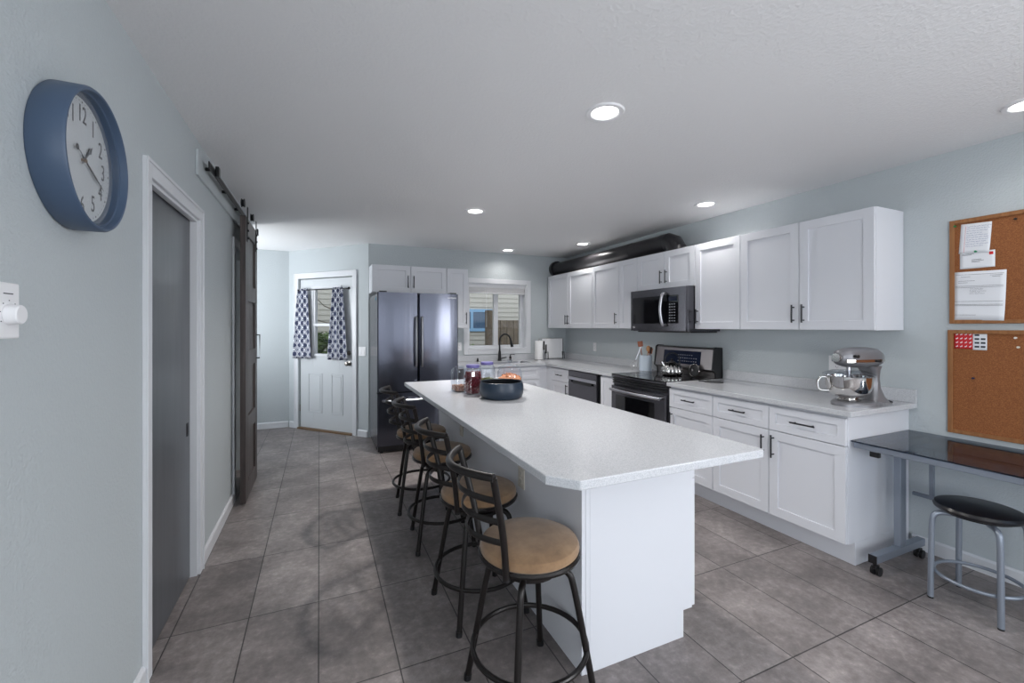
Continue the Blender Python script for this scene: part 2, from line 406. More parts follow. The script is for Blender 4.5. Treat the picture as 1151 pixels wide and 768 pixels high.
# trims
def casing(mb, x0, x1, z1, wd, t, zb=0.0, y=0.0):
    mb.box(x0-wd, x0, y-t, y, zb, z1+wd).box(x1, x1+wd, y-t, y, zb, z1+wd).box(x0, x1, y-t, y, z1, z1+wd)
    mb.box(x0-wd, x0-wd+0.014, y-t-0.006, y-t, zb, z1+wd).box(x1+wd-0.014, x1+wd, y-t-0.006, y-t, zb, z1+wd).box(x0-wd+0.014, x1+wd-0.014, y-t-0.006, y-t, z1+wd-0.014, z1+wd)
c_ = MB(); casing(c_, LX0-0.01, LX1+0.01, LZ+0.01, 0.075, 0.016)
struct(c_.build('trim_1', M['trim'], bevel=0.003), DM)
RZ90 = Matrix.Rotation(PI/2, 4, 'Z'); RZm90 = Matrix.Rotation(-PI/2, 4, 'Z')
# left wall frame: local x -> +Y, local -y -> +X
LM = Matrix.Translation((XL, 0, 0)) @ RZ90
c_ = MB(); casing(c_, PD0, PD1, PDZ, 0.066, 0.014)
c_.box(PD0-0.001, PD0+0.016, -0.001, 0.138, 0, PDZ).box(PD1-0.016, PD1+0.001, -0.001, 0.138, 0, PDZ).box(PD0+0.016, PD1-0.016, -0.001, 0.026, PDZ-0.016, PDZ)
struct(c_.build('trim_2', M['trim'], bevel=0.002), LM)
c_ = MB(); c_.box(OP0-0.066, OP0, -0.014, 0, 0, OPZ+0.066).box(OP1, OP1+0.05, -0.014, 0, 0, OPZ+0.066).box(OP0, OP1, -0.014, 0, OPZ, OPZ+0.066)
c_.box(OP0, OP0+0.015, -0.001, 0.138, 0, OPZ)
struct(c_.build('trim_3', M['trim'], bevel=0.002), LM)
# baseboards
def bb(mb, x0, x1, h=0.085, t=0.013): mb.prism([(0, 0), (-t, 0), (-t, h-0.012), (-t*0.4, h), (0, h)], 'x', x0, x1)
q = MB(); bb(q, YREAR, PD0-0.067); bb(q, PD1+0.067, OP0-0.067); struct(q.build('baseboard_left', M['trim']), LM)
q = MB(); bb(q, -1.47, 3.60); struct(q.build('baseboard_right', M['trim']), Matrix.Translation((XR, 0, 0)) @ RZm90 @ Matrix.Translation((0, 0, 0)))
q = MB(); bb(q, dx(0.175), DL-0.012); bb(q, 0.02, dx(1.305)); struct(q.build('baseboard_diagonal', M['trim']), DM)
q = MB(); bb(q, -1.74, B.x-0.01); struct(q.build('baseboard_far', M['trim']), Matrix.Translation((0, 6.75, 0)))
# pocket door in the left wall
d = struct(MB().box(PD0-0.05, PD1-0.017, 0.032, 0.068, 0.008, PDZ+0.01).build('door_1', M['pocket']), LM)
pl = MB().box(2.855, 2.885, 0.0285, 0.0325, 0.80, 0.87).box(2.862, 2.878, 0.0275, 0.0287, 0.812, 0.858)
pl.build('flush_pull', M['handle'], d, bevel=0.002)
# ------------------------------------------------------------------ entry door
GX0, GX1, GZ0, GZ1 = dx(0.97), dx(0.50), 1.03, 1.90
d2 = struct(bpy.data.objects.new('door_2', None), DM); C.objects.link(d2)
w = MB(); yf, yb = 0.02, 0.062
w.box(LX0, GX0, yf, yb, 0.02, LZ).box(GX1, LX1, yf, yb, 0.02, LZ).box(GX0, GX1, yf, yb, 0.02, GZ0).box(GX0, GX1, yf, yb, GZ1, LZ)
w.build('door_leaf', M['doorpaint'], d2, bevel=0.001)
for pa, pb in ((dx(1.07), dx(0.81)), (dx(0.65), dx(0.44))):
    w = MB(); z0, z1 = 0.235, 0.765
    for k, (i0, yy) in enumerate(((0.0, -0.006),)):
        w.box(pa, pa+0.016, yf+yy, yf, z0, z1).box(pb-0.016, pb, yf+yy, yf, z0, z1).box(pa+0.016, pb-0.016, yf+yy, yf, z0, z0+0.016).box(pa+0.016, pb-0.016, yf+yy, yf, z1-0.016, z1)
    w.box(pa+0.035, pb-0.035, yf-0.005, yf, z0+0.035, z1-0.035)
    w.build('raised_panel', M['doorpaint'], d2, bevel=0.004)
w = MB(); t = 0.035
w.box(GX0-t, GX0, yf-0.012, yb+.01, GZ0-t, GZ1+t).box(GX1, GX1+t, yf-0.012, yb+.01, GZ0-t, GZ1+t).box(GX0, GX1, yf-0.012, yb+.01, GZ0-t, GZ0).box(GX0, GX1, yf-0.012, yb+.01, GZ1, GZ1+t)
w.box(GX0, GX1, yf-0.008, yb, 1.40, 1.435).box(GX0, GX0+0.03, yf-0.002, yb, GZ0, 1.40).box(GX0, GX0+0.03, yf-0.002, yb, 1.435, GZ1).box(GX1-0.03, GX1, yf-0.002, yb, GZ0, 1.40).box(GX1-0.03, GX1, yf-0.002, yb, 1.435, GZ1)
fr = w.build('window_frame', M['trim'], d2, bevel=0.002)
MB().box(GX0+.03, GX1-.03, 0.038, 0.042, GZ0, 1.40).box(GX0+.03, GX1-.03, 0.038, 0.042, 1.435, GZ1).build('pane', M['glass'], fr)
kx = dx(0.335)
MB().lathe([(0, 0.0), (0.032, 0.0), (0.032, 0.006), (0.012, 0.012), (0.012, 0.03), (0.027, 0.04), (0.030, 0.052), (0.022, 0.064), (0, 0.067)], (kx, yf, 0.915), 24, '-y').build('door_knob', M['nickel'], d2, smooth=True)
MB().lathe([(0, 0.0), (0.03, 0.0), (0.028, 0.012), (0.016, 0.016), (0, 0.018)], (kx, yf, 1.05), 24, '-y').box(kx-0.005, kx+0.005, yf-0.035, yf-0.015, 1.032, 1.068).build('deadbolt', M['nickel'], d2, smooth=True)
for hz in (0.28, 1.05, 1.80):
    MB().cyl((LX0-0.002, yf-0.006, hz-0.045), (LX0-0.002, yf-0.006, hz+0.045), 0.006, 10).build('hinge', M['nickel'], d2)
MB().box(LX0-0.01, LX1+0.01, -0.03, 0.13, 0.0, 0.018).build('threshold', M['threshold'], d2)
# curtain rod and curtains on the door
zr = 1.885
r_ = thing('curtain_rod', 'thin black curtain rod with ball ends across the entry door window', 'curtain rod', DM @ Vector(((LX0+LX1)/2, -0.035, zr)), DANG)
hw = 0.44
MB().cyl((-hw, 0, 0), (hw, 0, 0), 0.006, 12).build('rod', M['black'], r_, smooth=True)
for sx in (-1, 1):
    MB().lathe([(0, -0.018), (0.012, -0.014), (0.018, 0), (0.012, 0.014), (0, 0.018)], (sx*(hw+0.012), 0, 0), 16).build('finial', M['black'], r_, smooth=True)
    MB().box(sx*(hw-0.06)-0.006, sx*(hw-0.06)+0.006, 0.0, 0.054, -0.006, 0.006).build('bracket', M['black'], r_)
def curtain(label, sT0, sT1, sB0, sB1, side):
    me = MB(); nx, nz = 40, 24; g = []
    for j in range(nz+1):
        v = j/nz; row = []
        for i in range(nx+1):
            u = i/nx; s0 = sT0+(sB0-sT0)*v; s1 = sT1+(sB1-sT1)*v
            xx = s0+(s1-s0)*u
            yy = -0.035-0.010*math.sin(u*PI*2*5)-0.006*math.sin(u*PI*2*3+1+v)
            zz = zr+0.02-(zr+0.02-0.965)*v - (0.006*math.sin(u*PI*4) if v == 1 else 0)
            row.append(me._v((xx, yy, zz)))
        g.append(row)
    for j in range(nz):
        for i in range(nx): me._f([g[j][i], g[j][i+1], g[j+1][i+1], g[j+1][i]])
    o = me.build('curtain', M['curtain'], smooth=True)
    so = o.modifiers.new('s', 'SOLIDIFY'); so.thickness = 0.002
    o.matrix_world = DM; return tag(o, label, 'curtain', 'trellis curtains on the entry door')
curtain('left navy and white trellis patterned curtain on the entry door, on the hinge side', dx(1.20), dx(1.02), dx(1.30), dx(0.95), -1)
curtain('right navy and white trellis patterned curtain on the entry door, on the knob side', dx(0.56), dx(0.39), dx(0.66), dx(0.31), 1)

# ------------------------------------------------------------------ kitchen window
wn_ = struct(bpy.data.objects.new('window_1', None), Matrix.Translation((0, YB, 0))); C.objects.link(wn_)
w = MB(); cw = 0.065
w.box(WX0-cw, WX0, -0.018, 0, WZ0-cw, WZ1+cw).box(WX1, WX1+cw, -0.018, 0, WZ0-cw, WZ1+cw).box(WX0, WX1, -0.018, 0, WZ1, WZ1+cw).box(WX0, WX1, -0.018, 0, WZ0-cw, WZ0)
w.build('window_casing', M['trim'], wn_, bevel=0.003)
w = MB(); w.box(WX0, WX0+0.012, -0.001, 0.11, WZ0, WZ1).box(WX1-0.012, WX1, -0.001, 0.11, WZ0, WZ1).box(WX0, WX1, -0.001, 0.11, WZ1-0.012, WZ1).box(WX0, WX1, -0.022, 0.11, WZ0-0.002, WZ0+0.016)
w.build('window_sill', M['trim'], wn_)
w = MB(); y0, y1 = 0.10, 0.155; fw = 0.055
w.box(WX0, WX0+fw, y0, y1, WZ0, WZ1).box(WX1-fw, WX1, y0, y1, WZ0, WZ1).box(WX0+fw, WX1-fw, y0, y1, WZ0, WZ0+fw).box(WX0+fw, WX1-fw, y0, y1, WZ1-fw, WZ1)
mxc = (WX0+WX1)/2+0.005
w.box(mxc-0.032, mxc+0.032, y0-0.01, y1-0.01, WZ0+fw, WZ1-fw)
wf = w.build('window_frame', M['trim'], wn_, bevel=0.002)
MB().box(WX0+fw, mxc-0.032, 0.125, 0.129, WZ0+fw, WZ1-fw).build('pane', M['glass'], wf)
MB().box(mxc+0.032, WX1-fw, 0.125, 0.129, WZ0+fw, WZ1-fw).build('pane', M['glass'], wf)
bl = thing('window_blind', 'white horizontal blind pulled up to the top of the kitchen window', 'blind', ((WX0+WX1)/2, YB+0.045, WZ1-0.012))
hw = (WX1-WX0)/2-0.014
MB().box(-hw, hw, -0.03, 0.03, -0.045, 0).build('headrail', M['white'], bl, bevel=0.003)
w = MB()
for k in range(11): w.box(-hw+.005, hw-.005, -0.026, 0.026, -0.0500-k*0.006, -0.0465-k*0.006)
w.build('slat_stack', M['white'], bl, bevel=0.001)
w = MB(); w.box(-hw+.005, hw-.005, -0.028, 0.028, -0.128, -0.114).build('bottom_rail', M['white'], bl, bevel=0.003)
for xx in (-0.20, 0.07, 0.32):
    MB().cyl((xx, -0.031, -0.05), (xx, -0.031, -0.13), 0.0015, 6).build('ladder_cord', M['white'], bl)
for xx in (-0.17,): MB().cyl((xx, -0.034, -0.03), (xx, -0.034, -0.60), 0.0025, 6).build('wand', M['white'], bl)

# ------------------------------------------------------------------ cabinets
def bar_handle(parent, x, z, y, L=0.128, vert=False, name='handle'):
    m_ = MB(); r = 0.0055; h = L/2; off = 0.028
    if vert:
        m_.cyl((x, y-off, z-h), (x, y-off, z+h), r, 10)
        for s_ in (-1, 1): m_.cyl((x, y-off, z+s_*h*0.72), (x, y, z+s_*h*0.72), 0.0045, 8)
    else:
        m_.cyl((x-h, y-off, z), (x+h, y-off, z), r, 10)
        for s_ in (-1, 1): m_.cyl((x+s_*h*0.72, y-off, z), (x+s_*h*0.72, y, z), 0.0045, 8)
    return m_.build(name, M['handle'], parent, smooth=True)
G = 0.0027
def cab(name, label, loc, rz, w_, d_, z0, z1, fronts, group, toe=False, fr=0.06, open_top=False):
    """fronts: (kind, x0, x1, z0, z1, handle) handle = None | ('v', x, z) | ('h', x, z)"""
    t_ = thing(name, label, 'cabinet', loc, rz, group)
    b_ = MB()
    if open_top: b_.box(0, w_, 0, d_, toe, 0.685).box(0, w_, 0.07, d_, 0, toe).box(0, w_, 0, 0.018, 0.685, z1).box(0, w_, d_-0.018, d_, 0.685, z1).box(0, 0.018, 0.018, d_-0.018, 0.685, z1).box(w_-0.018, w_, 0.018, d_-0.018, 0.685, z1)
    elif toe:
        b_.box(0, w_, 0, d_, toe, z1).box(0, w_, 0.07, d_, 0, toe)
    else: b_.box(0, w_, 0, d_, z0, z1)
    b_.build('cabinet_body', M['cabinet'], t_, bevel=0.001)
    for kind, a, b, c, d, h in fronts:
        f_ = MB().shaker(a+G, b-G, c+G, d-G, -0.0005, 0.02, fr if kind == 'door' else min(fr*0.75, 0.045)).build(kind, M['cabinet'], t_, bevel=0.0012)
        if h: bar_handle(f_, h[1], h[2], -0.0205, 0.128 if len(h) < 4 else h[3], h[0] == 'v')
    return t_
BX, UX = 2.785, 3.13
BD, UD = XR-BX-0.004, XR-UX-0.003
R_ = -PI/2
ZD, ZT, TOE = 0.703, 0.878, 0.135
g = 'white shaker base cabinets along the right wall'
# near double cabinet: y 1.488 .. 2.411, local x from far to near
w_ = 2.411-1.488; s_ = 2.411-1.956
cab('base_cabinet', 'white double base cabinet with two drawers, at the near end under the stand mixer', (BX, 2.411, 0), R_, w_, BD, 0, ZT,
    [('drawer', 0, s_, ZD, ZT-0.012, ('h', s_/2, 0.785)), ('drawer', s_, w_, ZD, ZT-0.012, ('h', s_+(w_-s_)/2, 0.785, 0.15)),
     ('door', 0, s_, TOE, ZD, ('v', s_-0.035, 0.60)), ('door', s_, w_, TOE, ZD, ('v', s_+0.035, 0.60, 0.15))], g, toe=TOE)
w_ = 2.862-2.412
cab('base_cabinet', 'white single base cabinet with one drawer, just right of the range', (BX, 2.862, 0), R_, w_, BD, 0, ZT,
    [('drawer', 0, w_, ZD, ZT-0.012, ('h', w_/2, 0.785)), ('door', 0, w_, TOE, ZD, ('v', 0.035, 0.60))], g, toe=TOE)
w_ = 3.862-3.637
cab('base_cabinet', 'narrow white base cabinet door between the range and the dishwasher', (BX, 3.862, 0), R_, w_, BD, 0, ZT,
    [('door', 0, w_, TOE, ZT-0.012, None)], g, toe=TOE, fr=0.05)
w_ = 4.94-4.502
cab('base_cabinet', 'white base cabinet with one small drawer between the dishwasher and the corner', (BX, 4.94, 0), R_, w_, BD, 0, ZT,
    [('drawer', 0, w_, ZD, ZT-0.012, ('h', w_/2, 0.785)), ('door', 0, w_, TOE, ZD, ('v', w_-0.04, 0.62))], g, toe=TOE)
# corner + sink run
SY = 5.09
cab('base_cabinet', 'white blind corner base cabinet between the sink cabinet and the right wall run', (2.67, SY, 0), 0, XR-2.67-0.004, YB-SY-0.003, 0, ZT, [], g, toe=TOE)
c_ = MB().box(2.775, 3.43, 4.942, 5.088, 0, ZT).build('corner_filler', M['cabinet']); tag(c_, 'white filler panel closing the inner corner of the base cabinets', 'panel')
x0, x1 = 1.62, 2.668; mid = (x1-x0)/2
cab('base_cabinet', 'white sink base cabinet with two false drawer fronts below the kitchen window', (x0, SY, 0), 0, x1-x0, YB-SY-0.003, 0, ZT,
    [('drawer', 0, mid, ZD, ZT-0.012, None), ('drawer', mid, x1-x0, ZD, ZT-0.012, None),
     ('door', 0, mid, TOE, ZD, ('v', mid-0.04, 0.62)), ('door', mid, x1-x0, TOE, ZD, ('v', mid+0.04, 0.62))], g, toe=TOE, open_top=True)
# wall cabinets
g = 'white shaker wall cabinets'
UZ0, UZ1 = 1.372, 2.137
def wallcab(label, y0, y1, splits, handles, z0=UZ0):
    w_ = y1-y0; xs = [0]+[y1-s for s in splits]+[w_]
    fr = [('door', xs[i], xs[i+1], z0, UZ1, h) for i, h in enumerate(handles)]
    return cab('wall_cabinet', label, (UX, y1, 0), R_, w_, UD, z0, UZ1, fr, g)
hz = UZ0+0.115
s_ = 2.443-1.974
wallcab('white double wall cabinet at the near end, above the stand mixer', 1.516, 2.443, [1.974], [('v', s_-0.035, hz), ('v', s_+0.035, hz)])
wallcab('white single wall cabinet directly right of the microwave', 2.444, 2.905, [], [('v', 0.035, hz)])
wm = 3.68-2.906
wallcab('short white double wall cabinet right above the microwave', 2.906, 3.68, [3.285], [('v', 3.68-3.285-0.035, 1.885), ('v', 3.68-3.285+0.035, 1.885)], z0=1.768)
wallcab('narrow white wall cabinet without visible handle, directly left of the microwave', 3.681, 3.99, [], [None])
wallcab('white single wall cabinet between the narrow one and the corner double one', 3.991, 4.525, [], [('v', 4.525-3.991-0.045, hz)])
s_ = 5.66-5.10
wallcab('white double wall cabinet at the far end, next to the kitchen window', 4.526, 5.66, [5.10], [('v', s_-0.03, hz), ('v', s_+0.03, hz)])
# over the fridge and the tall narrow one
FY = 5.37
cab('wall_cabinet', 'wide low white double cabinet on top of the refrigerator', (0.57, FY, 0), 0, 0.905, YB-FY-0.003, 1.805, UZ1,
    [('door', 0, 0.455, 1.805, UZ1, ('v', 0.42, 1.94, 0.15)), ('door', 0.455, 0.905, 1.805, UZ1, ('v', 0.49, 1.94, 0.15))], g)
cab('wall_cabinet', 'tall narrow white wall cabinet between the refrigerator and the kitchen window', (1.477, FY, 0), 0, 0.285, YB-FY-0.003, UZ0, UZ1,
    [('door', 0, 0.285, UZ0, UZ1, ('v', 0.255, 1.50, 0.15))], g)

# ------------------------------------------------------------------ worktops
CZ0, CZ1 = 0.882, 0.914
def topslab(outline, z0, z1, name, parent, bev=0.004, holes=None):
    return MB().prism(outline, 'z', z0, z1).build(name, M['quartz'], parent, bevel=bev)
t_ = thing('worktop', 'white quartz worktop carrying the stand mixer, right of the range', 'countertop', (3.09, 2.15, CZ0), 0, 'white quartz worktops')
MB().box(2.735-3.09, 0.346, 1.445-2.15, 2.864-2.15, 0, CZ1-CZ0).build('countertop', M['quartz'], t_, bevel=0.004)
MB().box(3.418-3.09, 0.348, 1.445-2.15, 2.864-2.15, CZ1-CZ0+.0005, 0.083+CZ1-CZ0).build('backsplash', M['quartz'], t_, bevel=0.002)
SX0, SX1, SY0, SY1 = 1.93, 2.62, 5.20, 5.55
t_ = thing('worktop', 'white quartz L-shaped corner worktop around the sink, left of the range', 'countertop', (3.0, 5.0, CZ0), 0, 'white quartz worktops')
w = MB().at(Matrix.Translation((-3.0, -5.0, 0))); h = CZ1-CZ0; yf_ = 5.05
w.box(2.735, 3.437, 3.634, yf_, 0, h)
w.box(1.50, SX0, yf_, 5.698, 0, h).box(SX1, 3.437, yf_, 5.698, 0, h).box(SX0, SX1, yf_, SY0, 0, h).box(SX0, SX1, SY1, 5.698, 0, h)
bmesh.ops.remove_doubles(w.bm, verts=w.bm.verts[:], dist=1e-5)
w.build('countertop', M['quartz'], t_)
w = MB().at(Matrix.Translation((-3.0, -5.0, 0))); w.box(3.418, 3.438, 3.634, 5.698, h+.0005, h+0.083).box(1.50, 3.418, 5.679, 5.698, h+.0005, h+0.083)
w.build('backsplash', M['quartz'], t_, bevel=0.002)
# sink
w = MB(); i = 0.012
pts = rrect(SX1-SX0-0.004, SY1-SY0-0.004, 0.05, 6, (SX0+SX1)/2, (SY0+SY1)/2); pin = rrect(SX1-SX0-0.01, SY1-SY0-0.01, 0.05, 6, (SX0+SX1)/2, (SY0+SY1)/2)
pbt = rrect(SX1-SX0-0.05, SY1-SY0-0.05, 0.05, 6, (SX0+SX1)/2, (SY0+SY1)/2)
w.loft([[(p[0], p[1], 0.69) for p in pts], [(p[0], p[1], 0.90) for p in pts], [(p[0], p[1], 0.90) for p in pin], [(p[0], p[1], 0.71) for p in pbt]])
tag(w.build('sink', M['steel'], smooth=True), 'undermount stainless steel sink set in the worktop below the window', 'sink')
# faucet
t_ = thing('faucet', 'matte black gooseneck faucet with pull-down sprayer behind the sink', 'faucet', (2.31, 5.61, CZ1))
MB().lathe([(0, 0), (0.028, 0), (0.028, 0.01), (0.023, 0.03), (0.016, 0.14), (0, 0.14)], (0, 0, 0), 20).build('faucet_base', M['black'], t_, smooth=True)
pth = catmull([(0, 0, 0.12), (0, 0, 0.27), (0.012, -0.01, 0.335), (0.065, -0.035, 0.375), (0.12, -0.06, 0.345), (0.142, -0.07, 0.28)], 6)
MB().tube(pth, 0.012, 12).build('spout', M['black'], t_, smooth=True)
MB().tube([(0.142, -0.07, 0.282), (0.15, -0.074, 0.235), (0.158, -0.078, 0.195)], [0.013, 0.019, 0.021], 12).build('sprayer', M['black'], t_, smooth=True)
MB().tube([(0.02, 0, 0.03), (0.05, -0.02, 0.04), (0.09, -0.04, 0.05)], 0.007, 10).build('lever', M['black'], t_, smooth=True)
t_ = thing('soap_dispenser', 'small black soap dispenser pump right of the faucet', 'soap dispenser', (2.475, 5.61, CZ1))
MB().lathe([(0, 0), (0.017, 0), (0.017, 0.055), (0.008, 0.06), (0.008, 0.075), (0, 0.075)], (0, 0, 0), 16).build('pump_body', M['black'], t_, smooth=True)
MB().tube([(0, 0, 0.074), (0.0, -0.0, 0.085), (0.05, -0.02, 0.085), (0.055, -0.022, 0.075)], 0.005, 8).build('nozzle', M['black'], t_, smooth=True)
w = MB().lathe([(0, 0), (0.016, 0), (0.014, 0.02), (0.009, 0.045), (0, 0.05)], (0, 0, 0), 16)
tag(w.build('air_gap_cap', M['black'], smooth=True, loc=(1.985, 5.61, CZ1)), 'short dark cap on the worktop left of the faucet', 'sink fitting')

# ------------------------------------------------------------------ island
IX0, IX1, IY0, IY1 = 0.975, 1.548, 1.462, 3.72
t_ = thing('kitchen_island', 'white kitchen island cabinet with plain end panel under a quartz top', 'island', ((IX0+IX1)/2, (IY0+IY1)/2, 0))
ox, oy = (IX0+IX1)/2, (IY0+IY1)/2
w = MB().at(Matrix.Translation((-ox, -oy, 0)))
w.prism([(IX0, 0), (IX1-0.075, 0), (IX1-0.075, 0.115), (IX1, 0.115), (IX1, 0.882), (IX0, 0.882)], 'y', IY0+0.02, IY1-0.02)
w.build('cabinet_body', M['cabinet'], t_)
w = MB().at(Matrix.Translation((-ox, -oy, 0))); w.prism([(IX0+0.02, 0.0), (IX1-0.052, 0), (IX1-0.052, 0.12), (IX1, 0.12), (IX1, 0.8815), (IX0+0.02, 0.8815)], 'y', IY0, IY0+0.019)
w.build('end_panel', M['cabinet'], t_, bevel=0.001)
w = MB().at(Matrix.Translation((-ox, -oy, 0))); w.prism([(IX0+0.02, 0.0), (IX1-0.052, 0), (IX1-0.052, 0.12), (IX1, 0.12), (IX1, 0.8815), (IX0+0.02, 0.8815)], 'y', IY1-0.019, IY1)
w.build('end_panel', M['cabinet'], t_, bevel=0.001)
w = MB().at(Matrix.Translation((-ox, -oy, 0))); w.box(IX0-0.018, IX0-0.0005, IY0+0.001, IY1, 0, 0.8815).box(IX0-0.0005, IX0+0.019, IY0-0.001, IY0+0.019, 0, 0.8815)
w.build('back_panel', M['cabinet'], t_, bevel=0.001)
n = 4; L = (IY1-IY0-0.004)/n
for k in range(n):
    e = MB(); f_ = e.at(Matrix.Translation((IX1-ox, IY0-oy+0.002+k*L, 0)) @ RZ90)
    o = f_.shaker(G, L-G, 0.125, ZD, -0.0005).build('door', M['cabinet'], t_, bevel=0.0012)
    hb = MB().at(Matrix.Translation((IX1-ox, IY0-oy+0.002+k*L, 0)) @ RZ90); hxx = L-0.04 if k % 2 == 0 else 0.04
    hb.cyl((hxx, -0.049, 0.53), (hxx, -0.049, 0.66), 0.0055, 10).cyl((hxx, -0.049, 0.55), (hxx, -0.0205, 0.55), 0.0045, 8).cyl((hxx, -0.049, 0.64), (hxx, -0.0205, 0.64), 0.0045, 8)
    hb.build('handle', M['handle'], o, smooth=True)
    e = MB().at(Matrix.Translation((IX1-ox, IY0-oy+0.002+k*L, 0)) @ RZ90)
    o = e.shaker(G, L-G, ZD+0.003, 0.872, -0.0005, 0.02, 0.045).build('drawer', M['cabinet'], t_, bevel=0.0012)
    hb = MB().at(Matrix.Translation((IX1-ox, IY0-oy+0.002+k*L, 0)) @ RZ90)
    hb.cyl((L/2-0.065, -0.049, 0.79), (L/2+0.065, -0.049, 0.79), 0.0055, 10).cyl((L/2-0.045, -0.049, 0.79), (L/2-0.045, -0.0205, 0.79), 0.0045, 8).cyl((L/2+0.045, -0.049, 0.79), (L/2+0.045, -0.0205, 0.79), 0.0045, 8)
    hb.build('handle', M['handle'], o, smooth=True)
w = MB().prism([(0.745, 1.145), (1.589, 1.145), (1.600, 1.156), (1.600, 3.79), (0.670, 3.79), (0.670, 1.235)], 'z', 0.8825, 0.914)
tag(w.build('island_worktop', M['quartz'], bevel=0.004), 'large white quartz island worktop with one clipped corner and stool overhang', 'countertop')
def plate(label, mx, kind, w_=0.072, h_=0.115, col='white', group=None):
    """wall plate facing local -y"""
    t = thing(kind, label, 'light switch' if kind == 'light_switch' else 'outlet')
    t.matrix_world = mx
    if group: t['group'] = group
    MB().box(-w_/2, w_/2, -0.006, 0, -h_/2, h_/2).build('cover_plate', M[col], t, bevel=0.002)
    if kind == 'light_switch':
        n_ = 2 if w_ > 0.1 else 1
        for i_ in range(n_):
            xx = (i_-(n_-1)/2)*0.046
            MB().prism([(-0.006, -0.033), (-0.0095, -0.033), (-0.007, 0.033), (-0.006, 0.033)], 'x', xx-0.016, xx+0.016).build('rocker', M['white'], t)
    else:
        for zz in (0.02, -0.02):
            o_ = MB().box(-0.017, 0.017, -0.0085, -0.006, zz-0.014, zz+0.014).build('receptacle', M[col], t, bevel=0.003)
            MB().box(-0.008, -0.006, -0.0089, -0.0084, zz-0.004, zz+0.005).box(0.006, 0.008, -0.0089, -0.0084, zz-0.004, zz+0.005).cyl((0, -0.0089, zz-0.008), (0, -0.0084, zz-0.008), 0.002, 8).build('slots', M['ink'], o_)
    return t
def on_island(y, z): return Matrix.Translation((IX0-0.0185, y, z)) @ RZm90
def on_right(y, z): return Matrix.Translation((XR-0.0005, y, z)) @ RZm90
plate('almond outlet on the stool side of the island, behind the second nearest stool', on_island(2.02, 0.62), 'outlet', col='offwhite')
plate('almond outlet on the stool side of the island, behind the far stools', on_island(3.05, 0.65), 'outlet', col='offwhite')
plate('white outlet on the right wall behind the stand mixer', on_right(1.905, 1.125), 'outlet', w_=0.115)
plate('white outlet on the right wall above the worktop between corner and range', on_right(4.93, 1.115), 'outlet')
plate('white outlet on the back wall between refrigerator and kitchen window', Matrix.Translation((1.745, YB-0.0005, 1.12)), 'outlet')
plate('white double light switch on the wall between entry door and refrigerator', DM @ Matrix.Translation((dx(0.10), -0.0005, 1.08)), 'light_switch', w_=0.118)

# ------------------------------------------------------------------ refrigerator
FX0, FX1, FYF, FYB = 0.575, 1.485, 4.87, 5.66
t_ = thing('refrigerator', 'dark stainless french door refrigerator between entry door and kitchen window', 'refrigerator', ((FX0+FX1)/2, 5.28, 0))
fm = Matrix.Translation((-(FX0+FX1)/2, -5.28, 0))
fd = FYF+0.075
MB().at(fm).box(FX0, FX1, fd+0.012, FYB, 0.035, 1.755).box(FX0+0.02, FX1-0.02, fd+0.03, FYB-.02, 0.012, 0.04).build('cabinet', M['darksteel'], t_, bevel=0.003)
xm = 1.022; zs = 0.665
def fdoor(x0, x1, z0, z1):
    w = MB().at(fm); n_ = 8
    out = [(x0, fd), (x0, FYF+0.02)]
    for k in range(n_+1):
        u = k/n_; out.append((x0+0.012+(x1-x0-0.024)*u, FYF+0.006-0.006*math.sin(PI*u)))
    out += [(x1, FYF+0.02), (x1, fd)]
    w.prism(out, 'z', z0, z1); return w.build('door', M['fridgesteel'], t_, smooth=True)
dl = fdoor(FX0, xm-0.003, zs+0.006, 1.772); dr = fdoor(xm+0.003, FX1, zs+0.006, 1.772); dz = fdoor(FX0, FX1, 0.085, zs-0.004); dz.name = 'freezer_drawer'
for xx, pp in ((xm-0.033, dl), (xm+0.033, dr)):
    MB().at(fm).tube(catmull([(xx, FYF+0.002, 1.50), (xx, FYF-0.038, 1.475), (xx, FYF-0.05, 1.25), (xx, FYF-0.038, 0.95+0.03), (xx, FYF+0.002, 0.95)], 6), 0.011, 10).build('handle', M['steel'], pp, smooth=True)
MB().at(fm).tube(catmull([(FX0+0.07, FYF+0.002, 0.585), (FX0+0.085, FYF-0.04, 0.585), (xm, FYF-0.05, 0.585), (FX1-0.085, FYF-0.04, 0.585), (FX1-0.07, FYF+0.002, 0.585)], 6), 0.011, 10).build('handle', M['steel'], dz, smooth=True)
w = MB(); text_into(w, 'SAMSUNG', 0.022, fm @ Matrix.Translation((FX1-0.075, FYF+0.0005, 1.725)) @ Matrix.Rotation(PI/2, 4, 'X'), 0.0006)
w.build('badge', M['white'], dr)
MB().at(fm).box(FX0+0.01, FX1-0.01, FYF+0.045, fd+0.03, 0.018, 0.078).build('kick_grille', M['blackplastic'], t_)
for xx in (FX0+0.05, FX1-0.05): MB().at(fm).cyl((xx, FYF+0.08, 0), (xx, FYF+0.08, 0.035), 0.02, 12).build('foot', M['blackplastic'], t_)
MB().at(fm).box(FX0-0.0015, FX0-0.0002, fd+0.05, fd+0.11, 1.69, 1.72).build('sticker', M['teal'], t_)
for xx in (FX0+0.06, FX1-0.06): MB().at(fm).box(xx-0.04, xx+0.04, FYF+0.01, fd+0.05, 1.7725, 1.786).build('hinge_cover', M['blackplastic'], t_, bevel=0.003)

